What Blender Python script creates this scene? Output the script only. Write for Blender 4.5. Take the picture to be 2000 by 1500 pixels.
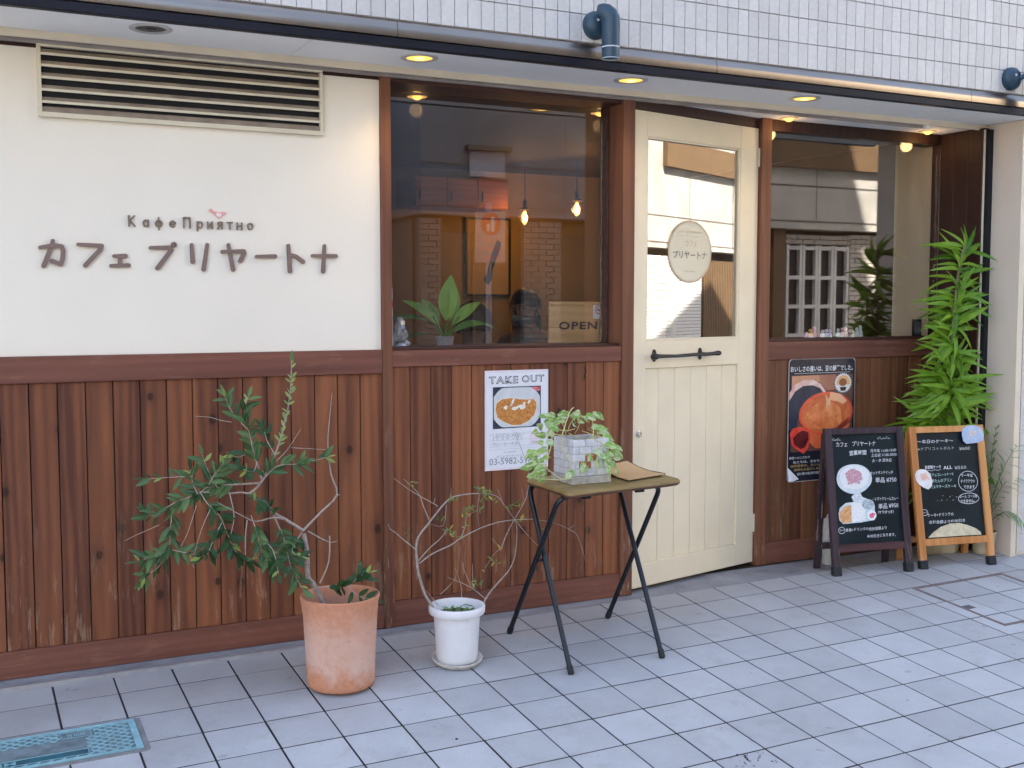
import bpy, bmesh, math, random
from mathutils import Vector, Matrix, Euler
PI = math.pi
rnd = random.Random(11)
for o in list(bpy.data.objects):
    bpy.data.objects.remove(o, do_unlink=True)
S = bpy.context.scene
COL = S.collection

# ------------------------------------------------------------------ camera, world, sun, exposure
cd = bpy.data.cameras.new('camera')
cam = bpy.data.objects.new('camera', cd)
COL.objects.link(cam)
cd.sensor_width = 36.0
cd.lens = 39.61
cd.clip_start = 0.05
cd.clip_end = 400
cam.location = (-1.892, -4.208, 1.30)
cam.rotation_euler = (math.radians(90 - 4.06), 0, math.radians(-26.70))
S.camera = cam

SUN_EL, SUN_AZ = 50.0, -25.0          # azimuth from +Y towards +X
W = bpy.data.worlds.new('World')
S.world = W
W.use_nodes = True
wn = W.node_tree
sky = wn.nodes.new('ShaderNodeTexSky')
sky.sky_type = 'NISHITA'
sky.sun_disc = False
sky.sun_elevation = math.radians(SUN_EL)
sky.sun_rotation = math.radians(SUN_AZ)
sky.air_density = 0.9
sky.dust_density = 4.0
sky.ozone_density = 1.0
wn.links.new(sky.outputs[0], wn.nodes['Background'].inputs[0])
wn.nodes['Background'].inputs[1].default_value = 0.08
sd = bpy.data.lights.new('sun', 'SUN')
sd.energy = 5.0
sd.angle = math.radians(0.5)
sd.color = (1.0, 0.93, 0.82)
sun = bpy.data.objects.new('sun', sd)
COL.objects.link(sun)
e, a = math.radians(SUN_EL), math.radians(SUN_AZ)
sun.rotation_euler = Vector((math.sin(a) * math.cos(e), math.cos(a) * math.cos(e), math.sin(e))).to_track_quat('Z', 'Y').to_euler()
sun.location = (0, 0, 30)
S.view_settings.view_transform = 'Standard'
S.view_settings.look = 'None'
S.view_settings.gamma = 1.0
S.view_settings.use_curve_mapping = False
S.view_settings.exposure = 3.3
S.cycles.use_denoising = True
S.cycles.max_bounces = 8
S.cycles.diffuse_bounces = 5
S.cycles.glossy_bounces = 4
S.cycles.transparent_max_bounces = 12
S.cycles.sample_clamp_indirect = 6.0

FA, FB = 0.086, 0.009
def floor_z(x, y):
    return FA * (y + 0.445) + FB * x - 0.03

# ------------------------------------------------------------------ mesh helpers
class G:
    def __init__(s):
        s.v = []; s.f = []
    def add(s, vs, fs):
        n = len(s.v); s.v += [tuple(p) for p in vs]; s.f += [tuple(i + n for i in f) for f in fs]; return s
    def box(s, x0, x1, y0, y1, z0, z1):
        return s.add([(x0,y0,z0),(x1,y0,z0),(x1,y1,z0),(x0,y1,z0),(x0,y0,z1),(x1,y0,z1),(x1,y1,z1),(x0,y1,z1)],
                     [(0,3,2,1),(4,5,6,7),(0,1,5,4),(1,2,6,5),(2,3,7,6),(3,0,4,7)])
    def obox(s, c, ax, ay, az):
        c, ax, ay, az = map(Vector, (c, ax, ay, az))
        vs = [c + i*ax + j*ay + k*az for k in (-1,1) for (i,j) in ((-1,-1),(1,-1),(1,1),(-1,1))]
        return s.add(vs, [(0,3,2,1),(4,5,6,7),(0,1,5,4),(1,2,6,5),(2,3,7,6),(3,0,4,7)])
    def lathe(s, prof, n=24, c=(0,0,0), cap0=False, cap1=False, mtx=None):
        vs = []
        for r, z in prof:
            for i in range(n):
                t = 2*PI*i/n
                p = Vector((r*math.cos(t), r*math.sin(t), z))
                if mtx: p = mtx @ p
                vs.append(p + Vector(c))
        fs = [(j*n+i, j*n+(i+1)%n, (j+1)*n+(i+1)%n, (j+1)*n+i) for j in range(len(prof)-1) for i in range(n)]
        if cap0: fs.append(tuple(reversed(range(n))))
        if cap1: fs.append(tuple((len(prof)-1)*n + i for i in range(n)))
        return s.add(vs, fs)
    def tube(s, pts, r, n=8, caps=True):
        pts = [Vector(p) for p in pts]
        m = len(pts)
        rs = r if isinstance(r, (list, tuple)) else [r]*m
        up = None; vs = []
        for i, p in enumerate(pts):
            t = (pts[min(i+1,m-1)] - pts[max(i-1,0)]).normalized()
            if up is None:
                up = t.orthogonal().normalized()
            up = (up - t*up.dot(t))
            up = up.normalized() if up.length > 1e-6 else t.orthogonal().normalized()
            b = t.cross(up)
            for k in range(n):
                q = 2*PI*k/n
                vs.append(p + (up*math.cos(q) + b*math.sin(q))*rs[i])
        fs = [(j*n+k, j*n+(k+1)%n, (j+1)*n+(k+1)%n, (j+1)*n+k) for j in range(m-1) for k in range(n)]
        if caps:
            fs.append(tuple(reversed(range(n)))); fs.append(tuple((m-1)*n+k for k in range(n)))
        return s.add(vs, fs)
    def prism(s, pts, y0, y1):             # outline in x,z pushed along y
        n = len(pts)
        vs = [(p[0], y0, p[1]) for p in pts] + [(p[0], y1, p[1]) for p in pts]
        return s.add(vs, [tuple(range(n)), tuple(reversed(range(n, 2*n)))] + [(i, i+n, (i+1)%n+n, (i+1)%n) for i in range(n)])
    def slab(s, pts, z0, z1):              # outline in x,y pushed along z
        n = len(pts)
        vs = [(p[0], p[1], z0) for p in pts] + [(p[0], p[1], z1) for p in pts]
        return s.add(vs, [tuple(reversed(range(n))), tuple(range(n, 2*n))] + [(i, (i+1)%n, (i+1)%n+n, i+n) for i in range(n)])
    def flat(s, pts, y):                   # one face in x,z looking to -y
        n = len(pts)
        a = sum(pts[i][0]*pts[(i+1)%n][1]-pts[(i+1)%n][0]*pts[i][1] for i in range(n))
        if a < 0: pts = list(reversed(pts))
        return s.add([(p[0], y, p[1]) for p in pts], [tuple(range(n))])
    def move(s, m):
        s.v = [tuple(m @ Vector(p)) for p in s.v]; return s
    def mesh(s, name, mat, smooth=35, fix=True):
        me = bpy.data.meshes.new(name)
        me.from_pydata(s.v, [], s.f)
        if fix:
            bm = bmesh.new(); bm.from_mesh(me)
            bmesh.ops.recalc_face_normals(bm, faces=bm.faces)
            bm.to_mesh(me); bm.free()
        if mat: me.materials.append(mat)
        if smooth:
            me.polygons.foreach_set('use_smooth', [True]*len(me.polygons))
            me.set_sharp_from_angle(angle=math.radians(smooth))
        me.update()
        return me

def ell(c, rx, rz, n=28, rot=0.0, wob=0.0, seed=1):
    q = random.Random(seed); out = []
    ph = [q.uniform(0, 6.28) for _ in range(3)]
    for i in range(n):
        t = 2*PI*i/n
        k = 1 + wob*(math.sin(2*t+ph[0]) + .7*math.sin(3*t+ph[1]) + .5*math.sin(5*t+ph[2]))
        x, z = rx*k*math.cos(t), rz*k*math.sin(t)
        out.append((c[0] + x*math.cos(rot) - z*math.sin(rot), c[1] + x*math.sin(rot) + z*math.cos(rot)))
    return out

def bev(o, w=0.002, seg=2):
    m = o.modifiers.new('bevel', 'BEVEL'); m.width = w; m.segments = seg; m.limit_method = 'ANGLE'
    return o

def link(name, data, parent=None, loc=(0,0,0), rot=(0,0,0), label=None):
    o = bpy.data.objects.new(name, data)
    COL.objects.link(o)
    o.location = loc; o.rotation_euler = rot
    if parent: o.parent = parent
    if label: o['label'] = label
    return o
def part(name, g, mat, parent, loc=(0,0,0), rot=(0,0,0), label=None, smooth=35, bevel=0, fix=True):
    me = g if isinstance(g, bpy.types.Mesh) else g.mesh(name, mat, smooth, fix)
    o = link(name, me, parent, loc, rot, label)
    if bevel: bev(o, bevel)
    return o
def tag(o, label, cat, group=None):
    o['label'] = label; o['category'] = cat
    if group: o['group'] = group
    return o
def thing(name, label, cat, loc=(0,0,0), rot=(0,0,0), group=None):
    return tag(link(name, None, None, loc, rot), label, cat, group)
def solo(name, g, mat, label, cat, loc=(0,0,0), rot=(0,0,0), group=None, bevel=0, smooth=35):
    o = part(name, g, mat, None, loc, rot, smooth=smooth, bevel=bevel)
    return tag(o, label, cat, group)
def struct(name, g, mat, parent=None, kind='structure', **k):
    o = part(name, g, mat, parent, **k)
    if not parent: o['kind'] = kind
    return o
def place(o, p, d, up=(0,0,1), s=1.0):      # local +X along d, +Z towards up
    x = Vector(d).normalized(); u = Vector(up)
    y = u.cross(x)
    if y.length < 1e-4: y = Vector((0,1,0)).cross(x)
    y.normalize(); z = x.cross(y)
    m = Matrix((x, y, z)).transposed().to_4x4()
    o.matrix_basis = Matrix.Translation(p) @ m @ Matrix.Scale(s, 4)
def leaf_mesh(name, L, Wd, droop, fold, mat, n=6, tip=0.8, heart=0.0, wave=0.0):
    g = G(); vs = []; fs = []
    for i in range(n+1):
        t = i/n
        w = Wd/2*math.sin(PI*min(1, (t*(1-heart)+heart))**tip)**0.9 if 0 < i < n or heart else 0.0
        if i == n: w = 0.0
        if i == 0 and not heart: w = Wd*0.04
        z = -droop*L*t*t + wave*L*math.sin(t*5)
        x = L*(t - 0.25*droop*t*t)
        vs += [(x, -w, z + fold*w), (x, 0, z), (x, w, z + fold*w)]
    for i in range(n):
        a, b = 3*i, 3*i+3
        fs += [(a, b, b+1, a+1), (a+1, b+1, b+2, a+2)]
    g.add(vs, fs)
    return g.mesh(name, mat, 60, fix=False)

_fc = bpy.data.curves.new('lettering', 'FONT')
_fo = bpy.data.objects.new('lettering_source', _fc)
COL.objects.link(_fo)
def text_mesh(body, width=None, height=None, bold=0.0, shear=0.0, res=2, space=1.0, extrude=0.0):
    _fc.body = body; _fc.size = 1.0; _fc.offset = bold; _fc.shear = shear; _fc.resolution_u = res
    _fc.space_character = space; _fc.extrude = extrude
    bpy.context.view_layer.update()
    dg = bpy.context.evaluated_depsgraph_get()
    me = bpy.data.meshes.new_from_object(_fo.evaluated_get(dg))
    xs = [v.co.x for v in me.vertices]; ys = [v.co.y for v in me.vertices]
    x0, x1, y0, y1 = min(xs), max(xs), min(ys), max(ys)
    sx = width/(x1-x0) if width else None
    sz = height/(y1-y0) if height else None
    if sx is None: sx = sz
    if sz is None: sz = sx
    for v in me.vertices:
        x, y, z = v.co
        v.co = ((x-x0)*sx, -z, (y-(y0+y1)/2)*sz)
    return me
def lettering(body, x0, x1, z, y, mat, parent, height=None, name='lettering', wob=0.0, **k):
    me = text_mesh(body, x1-x0, height, **k)
    me.materials.clear(); me.materials.append(mat)
    if wob:
        q = random.Random(len(body)+int(z*1000)); p1, p2 = q.uniform(0,6), q.uniform(0,6)
        for v in me.vertices:
            v.co.z += wob*math.sin(v.co.x*45+p1) + wob*.6*math.sin(v.co.x*110+p2)
            v.co.x += wob*.8*math.sin(v.co.z*160+p2)
    me.update()
    return link(name, me, parent, (x0, y, z))

# ------------------------------------------------------------------ materials
class N:
    def __init__(s, name):
        s.m = bpy.data.materials.new(name); s.m.use_nodes = True
        s.t = s.m.node_tree; s.n = s.t.nodes; s.b = s.n['Principled BSDF']
        s.o = s.n['Material Output']
    def new(s, typ, **k):
        x = s.n.new(typ)
        for a, b in k.items(): setattr(x, a, b)
        return x
    def l(s, a, b): s.t.links.new(a, b)
    def coord(s, scale=(1,1,1), rand=True, kind='Object'):
        tc = s.new('ShaderNodeTexCoord'); mp = s.new('ShaderNodeMapping')
        mp.inputs['Scale'].default_value = scale
        s.l(tc.outputs[kind], mp.inputs['Vector'])
        if rand:
            oi = s.new('ShaderNodeObjectInfo'); mu = s.new('ShaderNodeVectorMath', operation='MULTIPLY')
            cx = s.new('ShaderNodeCombineXYZ')
            for i in range(3): s.l(oi.outputs['Random'], cx.inputs[i])
            mu.inputs[1].default_value = (37.0, 53.0, 71.0)
            s.l(cx.outputs[0], mu.inputs[0]); s.l(mu.outputs[0], mp.inputs['Location'])
        return mp.outputs[0]
    def noise(s, vec, scale, detail=4, rough=.55, dist=0.0):
        x = s.new('ShaderNodeTexNoise')
        x.inputs['Scale'].default_value = scale; x.inputs['Detail'].default_value = detail
        x.inputs['Roughness'].default_value = rough; x.inputs['Distortion'].default_value = dist
        s.l(vec, x.inputs['Vector']); return x.outputs['Fac']
    def ramp(s, fac, stops):
        r = s.new('ShaderNodeValToRGB')
        while len(r.color_ramp.elements) < len(stops): r.color_ramp.elements.new(0.5)
        for el, (p, c) in zip(r.color_ramp.elements, stops):
            el.position = p; el.color = c if len(c) == 4 else (*c, 1)
        s.l(fac, r.inputs[0]); return r.outputs[0]
    def mix(s, fac, a, b, mode='MIX'):
        x = s.new('ShaderNodeMix', data_type='RGBA', blend_type=mode)
        for sock, v in ((x.inputs['Factor'], fac), (x.inputs['A'], a), (x.inputs['B'], b)): pass
        ins = [i for i in x.inputs if i.enabled]
        f, A, B = ins[0], ins[1], ins[2]
        for sock, v in ((f, fac), (A, a), (B, b)):
            if isinstance(v, bpy.types.NodeSocket): s.l(v, sock)
            elif isinstance(v, (int, float)): sock.default_value = v
            else: sock.default_value = (*v, 1) if len(v) == 3 else v
        return [o for o in x.outputs if o.enabled][0]
    def math(s, op, a, b=None, clamp=False):
        x = s.new('ShaderNodeMath', operation=op, use_clamp=clamp)
        for i, v in enumerate((a, b)):
            if v is None: continue
            if isinstance(v, bpy.types.NodeSocket): s.l(v, x.inputs[i])
            else: x.inputs[i].default_value = v
        return x.outputs[0]
    def rand(s): return s.new('ShaderNodeObjectInfo').outputs['Random']
    def bump(s, h, strength=.3, dist=.002):
        b = s.new('ShaderNodeBump'); b.inputs['Strength'].default_value = strength; b.inputs['Distance'].default_value = dist
        s.l(h, b.inputs['Height']); s.l(b.outputs[0], s.b.inputs['Normal'])
    def set(s, col=None, rough=None, metal=None, spec=None):
        for k, v in (('Base Color', col), ('Roughness', rough), ('Metallic', metal), ('Specular IOR Level', spec)):
            if v is None: continue
            if isinstance(v, bpy.types.NodeSocket): s.l(v, s.b.inputs[k])
            elif isinstance(v, (int, float)): s.b.inputs[k].default_value = v
            else: s.b.inputs[k].default_value = (*v, 1)
        return s.m

def plain(name, col, rough=.6, metal=0.0, spec=.5, var=.12, scale=18, rand=.0, bump=.0, bscale=200, fleck=0):
    m = N(name); v = m.coord()
    n = m.noise(v, scale, 5)
    c = m.mix(m.math('MULTIPLY', m.math('SUBTRACT', n, .5), 2*var), col, col)
    hi = tuple(min(1, x*(1+var)) for x in col); lo = tuple(x*(1-var) for x in col)
    c = m.ramp(n, [(.3, lo), (.7, hi)])
    if rand:
        k = m.math('ADD', m.math('MULTIPLY', m.rand(), 2*rand), 1-rand)
        cx = m.new('ShaderNodeCombineColor')
        for i in range(3): m.l(k, cx.inputs[i])
        c = m.mix(1.0, c, cx.outputs[0], 'MULTIPLY')
    if fleck:
        f = m.noise(v, 260, 2, .5)
        c = m.mix(m.math('MULTIPLY', m.ramp(f, [(.62, (0,0,0)), (.70, (1,1,1))]), fleck), c, tuple(x*.45 for x in col))
    if bump: m.bump(m.noise(v, bscale, 3), bump, .001)
    return m.set(c, rough, metal, spec)

def wood(name, lo, hi, axis='z', rand=.35, worn=0.0, knots=0.0, rough=.55, grain=1.0, wear_z=None):
    m = N(name)
    st = {'z': (1, 1, .07), 'x': (.07, 1, 1), 'y': (1, .07, 1)}[axis]
    v = m.coord(st)
    big = m.noise(v, 9, 3, .5, 1.2)
    fine = m.noise(v, 130*grain, 4, .6, .6)
    rings = m.new('ShaderNodeTexWave', wave_type='BANDS', bands_direction='X' if axis != 'x' else 'Z')
    rings.inputs['Scale'].default_value = 7; rings.inputs['Distortion'].default_value = 13
    rings.inputs['Detail'].default_value = 3; rings.inputs['Detail Scale'].default_value = .8
    m.l(v, rings.inputs['Vector'])
    f = m.math('ADD', m.math('MULTIPLY', big, .72), m.math('MULTIPLY', rings.outputs['Fac'], .13))
    f = m.math('ADD', f, m.math('MULTIPLY', fine, .17))
    if rand: f = m.math('ADD', f, m.math('MULTIPLY', m.math('SUBTRACT', m.rand(), .5), rand))
    c = m.ramp(f, [(.28, lo), (.78, hi)])
    h = fine
    if knots:
        k = m.coord((1, 1, .72))
        sx_ = m.new('ShaderNodeSeparateXYZ'); cx_ = m.new('ShaderNodeCombineXYZ'); m.l(k, sx_.inputs[0])
        m.l(sx_.outputs['X'], cx_.inputs['X']); m.l(sx_.outputs['Z'], cx_.inputs['Y'])
        vo = m.new('ShaderNodeTexVoronoi', voronoi_dimensions='2D'); vo.inputs['Scale'].default_value = 4.6
        m.l(cx_.outputs[0], vo.inputs['Vector'])
        kn = m.ramp(m.math('ADD', vo.outputs['Distance'], m.math('MULTIPLY', big, .05)), [(.068, (1,1,1)), (.085, (.38,.38,.38)), (.13, (.18,.18,.18)), (.22, (0,0,0))])
        c = m.mix(m.math('MULTIPLY', kn, knots), c, tuple(x*.28 for x in lo))
    if worn:
        v2 = m.coord((1, 1, .10) if axis == 'z' else (.10, 1, 1))
        s1 = m.noise(v2, 60, 5, .7, .3)
        s2 = m.noise(m.coord((1, 1, .5)), 7, 3)
        w = m.ramp(m.math('MULTIPLY', s1, m.math('ADD', s2, .45)), [(.56, (0,0,0)), (.62, (1,1,1))])
        if wear_z is not None:
            tc = m.new('ShaderNodeTexCoord'); sp = m.new('ShaderNodeSeparateXYZ'); m.l(tc.outputs['Object'], sp.inputs[0])
            g = m.ramp(sp.outputs['Z'], [(wear_z[0], (1,1,1)), (wear_z[1], (0,0,0))])
            w = m.math('MULTIPLY', w, g)
        c = m.mix(m.math('MULTIPLY', w, worn), c, (.46, .33, .22))
    m.bump(h, .22, .0012)
    m.b.inputs['Specular IOR Level'].default_value = .35
    return m.set(c, rough)

def glow(name, col, strength):
    m = N(name)
    m.b.inputs['Emission Color'].default_value = (*col, 1); m.b.inputs['Emission Strength'].default_value = strength
    return m.set(col, .5)

def glass(name, boost=1.0, tint=(1,1,1)):
    m = N(name)
    ge = m.new('ShaderNodeNewGeometry'); dt = m.new('ShaderNodeVectorMath', operation='DOT_PRODUCT')
    m.l(ge.outputs['Incoming'], dt.inputs[0]); m.l(ge.outputs['Normal'], dt.inputs[1])
    c = m.math('ABSOLUTE', dt.outputs['Value'])
    p = m.math('POWER', m.math('SUBTRACT', 1.0, c), 5.0)
    f = m.math('ADD', m.math('MULTIPLY', p, .95), .045*boost, clamp=True)
    tr = m.new('ShaderNodeBsdfTransparent'); tr.inputs[0].default_value = (*tint, 1)
    gl = m.new('ShaderNodeBsdfGlossy'); gl.inputs['Roughness'].default_value = 0.004
    ms = m.new('ShaderNodeMixShader')
    m.l(f, ms.inputs[0]); m.l(tr.outputs[0], ms.inputs[1]); m.l(gl.outputs[0], ms.inputs[2])
    m.l(ms.outputs[0], m.o.inputs['Surface'])
    return m.m

def leafmat(name, lo, hi, vein=(.5,.6,.3), trans=.35, rough=.38, rim=None):
    m = N(name)
    v = m.coord((1,1,1))
    r = m.rand()
    f = m.math('ADD', m.math('MULTIPLY', m.noise(v, 25, 3), .5), m.math('MULTIPLY', r, .6))
    c = m.ramp(f, [(.2, lo), (.85, hi)])
    tc = m.new('ShaderNodeTexCoord'); sp = m.new('ShaderNodeSeparateXYZ'); m.l(tc.outputs['Object'], sp.inputs[0])
    mid = m.ramp(m.math('ABSOLUTE', sp.outputs['Y']), [(.0, (1,1,1)), (.0016, (0,0,0))])
    c = m.mix(m.math('MULTIPLY', mid, .35), c, vein)
    if rim:
        pm = m.ramp(m.noise(m.coord((.6, 2.2, 1)), 38, 4, .6, .8), [(.47, (0,0,0)), (.56, (1,1,1))])
        c = m.mix(m.math('MULTIPLY', pm, .8), c, rim)
    m.set(c, rough, 0, .32)
    tl = m.new('ShaderNodeBsdfTranslucent'); m.l(c, tl.inputs[0])
    ms = m.new('ShaderNodeMixShader'); ms.inputs[0].default_value = trans
    m.l(m.b.outputs[0], ms.inputs[1]); m.l(tl.outputs[0], ms.inputs[2]); m.l(ms.outputs[0], m.o.inputs['Surface'])
    return m.m
def ink(name, col, rough=.6, var=.0, scale=60, hi=None):
    m = N(name)
    if hi:
        return m.set(m.ramp(m.noise(m.coord(rand=False), scale, 4, .65, .4), [(.35, col), (.65, hi)]), rough)
    return m.set(col, rough)

# ---- traced shapes, in metres
OLIVE=[
 ([(-0.728, -0.448, 0.227), (-0.767, -0.444, 0.316), (-0.791, -0.439, 0.352), (-0.791, -0.434, 0.433), (-0.801, -0.43, 0.505)],0.011,0.008,0),
 ([(-0.801, -0.43, 0.514), (-0.863, -0.416, 0.559), (-0.897, -0.402, 0.581), (-0.977, -0.388, 0.652), (-1.06, -0.374, 0.656), (-1.138, -0.36, 0.667)],0.006,0.002,0),
 ([(-0.801, -0.43, 0.518), (-0.743, -0.433, 0.573), (-0.682, -0.437, 0.633), (-0.704, -0.44, 0.708), (-0.715, -0.443, 0.811), (-0.709, -0.447, 0.904), (-0.7, -0.45, 0.992)],0.0045,0.001,0),
 ([(-0.683, -0.44, 0.633), (-0.672, -0.44, 0.633)],0.0025,0.001,0),
 ([(-0.864, -0.42, 0.56), (-0.912, -0.44, 0.572), (-0.975, -0.46, 0.568), (-1.028, -0.48, 0.597), (-1.111, -0.5, 0.651)],0.004,0.001,0),
 ([(-0.975, -0.38, 0.651), (-0.938, -0.388, 0.687), (-0.889, -0.396, 0.782), (-0.855, -0.404, 0.89), (-0.837, -0.412, 0.999), (-0.833, -0.42, 1.103)],0.005,0.0015,1),
 ([(-0.939, -0.39, 0.687), (-1.011, -0.377, 0.685), (-1.057, -0.364, 0.684), (-1.112, -0.351, 0.678), (-1.142, -0.339, 0.657), (-1.22, -0.326, 0.628), (-1.283, -0.313, 0.59), (-1.308, -0.3, 0.598)],0.004,0.001,1),
 ([(-0.905, -0.43, 0.578), (-0.876, -0.46, 0.488), (-0.865, -0.49, 0.409), (-0.832, -0.52, 0.329)],0.003,0.001,1),
 ([(-1.045, -0.38, 0.664), (-1.035, -0.405, 0.585), (-1.052, -0.43, 0.528)],0.002,0.001,0),
 ([(-1.006, -0.47, 0.577), (-1.017, -0.485, 0.523), (-1.021, -0.5, 0.465)],0.002,0.001,0),
 ([(-0.991, -0.46, 0.59), (-0.975, -0.473, 0.533), (-0.959, -0.487, 0.46), (-0.93, -0.5, 0.418)],0.002,0.001,1),
 ([(-0.786, -0.43, 0.512), (-0.724, -0.465, 0.475), (-0.704, -0.5, 0.484)],0.003,0.001,0),
 ([(-0.724, -0.48, 0.499), (-0.723, -0.465, 0.406), (-0.751, -0.45, 0.329)],0.0025,0.003,0),
 ([(-0.941, -0.4, 0.689), (-0.903, -0.415, 0.735), (-0.873, -0.43, 0.75), (-0.809, -0.445, 0.753), (-0.72, -0.46, 0.772)],0.0025,0.001,1),
 ([(-0.937, -0.4, 0.697), (-0.962, -0.39, 0.802), (-0.975, -0.38, 0.868), (-0.988, -0.37, 0.926), (-0.969, -0.36, 0.983)],0.003,0.001,1),
 ([(-0.973, -0.37, 0.867), (-1.006, -0.357, 0.909), (-1.028, -0.343, 0.942), (-1.044, -0.33, 0.988)],0.002,0.001,1),
 ([(-1.026, -0.35, 0.897), (-1.063, -0.333, 0.904), (-1.092, -0.317, 0.914), (-1.139, -0.3, 0.918)],0.0014,0.0006,0),
 ([(-1.153, -0.32, 0.715), (-1.22, -0.285, 0.711), (-1.298, -0.25, 0.706)],0.0018,0.0007,2),
 ([(-1.265, -0.3, 0.553), (-1.323, -0.26, 0.522), (-1.366, -0.22, 0.494)],0.0014,0.0006,0),
 ([(-1.219, -0.32, 0.627), (-1.23, -0.315, 0.544), (-1.237, -0.31, 0.469), (-1.284, -0.305, 0.448), (-1.339, -0.3, 0.436)],0.0025,0.001,1),
 ([(-1.236, -0.3, 0.459), (-1.268, -0.3, 0.412), (-1.309, -0.3, 0.383), (-1.325, -0.3, 0.36)],0.0018,0.0007,1),
 ([(-1.231, -0.3, 0.467), (-1.201, -0.33, 0.461), (-1.166, -0.36, 0.455)],0.002,0.001,1),
 ([(-1.059, -0.37, 0.656), (-1.089, -0.36, 0.69), (-1.11, -0.35, 0.74), (-1.124, -0.34, 0.789)],0.003,0.001,1),
 ([(-1.114, -0.36, 0.679), (-1.099, -0.39, 0.72), (-1.068, -0.42, 0.771)],0.002,0.001,1),
 ([(-1.144, -0.35, 0.659), (-1.155, -0.325, 0.69), (-1.157, -0.3, 0.736)],0.002,0.001,1),
 ([(-1.138, -0.36, 0.667), (-1.118, -0.375, 0.628), (-1.081, -0.39, 0.586), (-1.061, -0.405, 0.529), (-1.041, -0.42, 0.471)],0.002,0.001,1),
 ([(-1.076, -0.4, 0.562), (-1.104, -0.417, 0.518), (-1.133, -0.433, 0.467), (-1.16, -0.45, 0.465)],0.0016,0.0007,1),
 ([(-1.041, -0.42, 0.471), (-1.013, -0.44, 0.439), (-0.993, -0.46, 0.441)],0.0016,0.0007,1),
 ([(-0.902, -0.42, 0.576), (-0.927, -0.453, 0.617), (-0.956, -0.487, 0.641), (-0.997, -0.52, 0.653)],0.002,0.001,1),
 ([(-0.964, -0.48, 0.509), (-0.933, -0.515, 0.479), (-0.923, -0.55, 0.403)],0.002,0.001,1),
 ([(-0.808, -0.43, 0.51), (-0.838, -0.46, 0.485), (-0.86, -0.49, 0.459), (-0.835, -0.52, 0.446)],0.002,0.001,1),
 ([(-0.962, -0.39, 0.802), (-1.006, -0.365, 0.777), (-1.025, -0.34, 0.783)],0.002,0.001,1),
 ([(-0.953, -0.4, 0.761), (-0.972, -0.425, 0.732), (-1.01, -0.45, 0.746)],0.002,0.001,1),
 ([(-0.892, -0.41, 0.783), (-0.914, -0.385, 0.832), (-0.916, -0.36, 0.872)],0.002,0.001,1),
 ([(-0.901, -0.41, 0.751), (-0.857, -0.435, 0.801), (-0.816, -0.46, 0.873)],0.0016,0.0006,0),
 ([(-0.845, -0.44, 0.809), (-0.739, -0.5, 0.803)],0.0012,0.0006,0),
 ([(-0.76, -0.45, 0.317), (-0.707, -0.462, 0.314), (-0.659, -0.475, 0.315), (-0.618, -0.487, 0.348), (-0.586, -0.5, 0.36)],0.002,0.001,1),
 ([(-0.657, -0.47, 0.314), (-0.63, -0.495, 0.282), (-0.577, -0.52, 0.264)],0.0016,0.0007,1),
 ([(-1.103, -0.38, 0.619), (-1.143, -0.393, 0.542), (-1.176, -0.407, 0.441), (-1.172, -0.42, 0.423)],0.0012,0.0005,0),
 ([(-1.151, -0.36, 0.62), (-1.185, -0.38, 0.535), (-1.213, -0.4, 0.493)],0.0012,0.0005,0),
]
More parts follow.
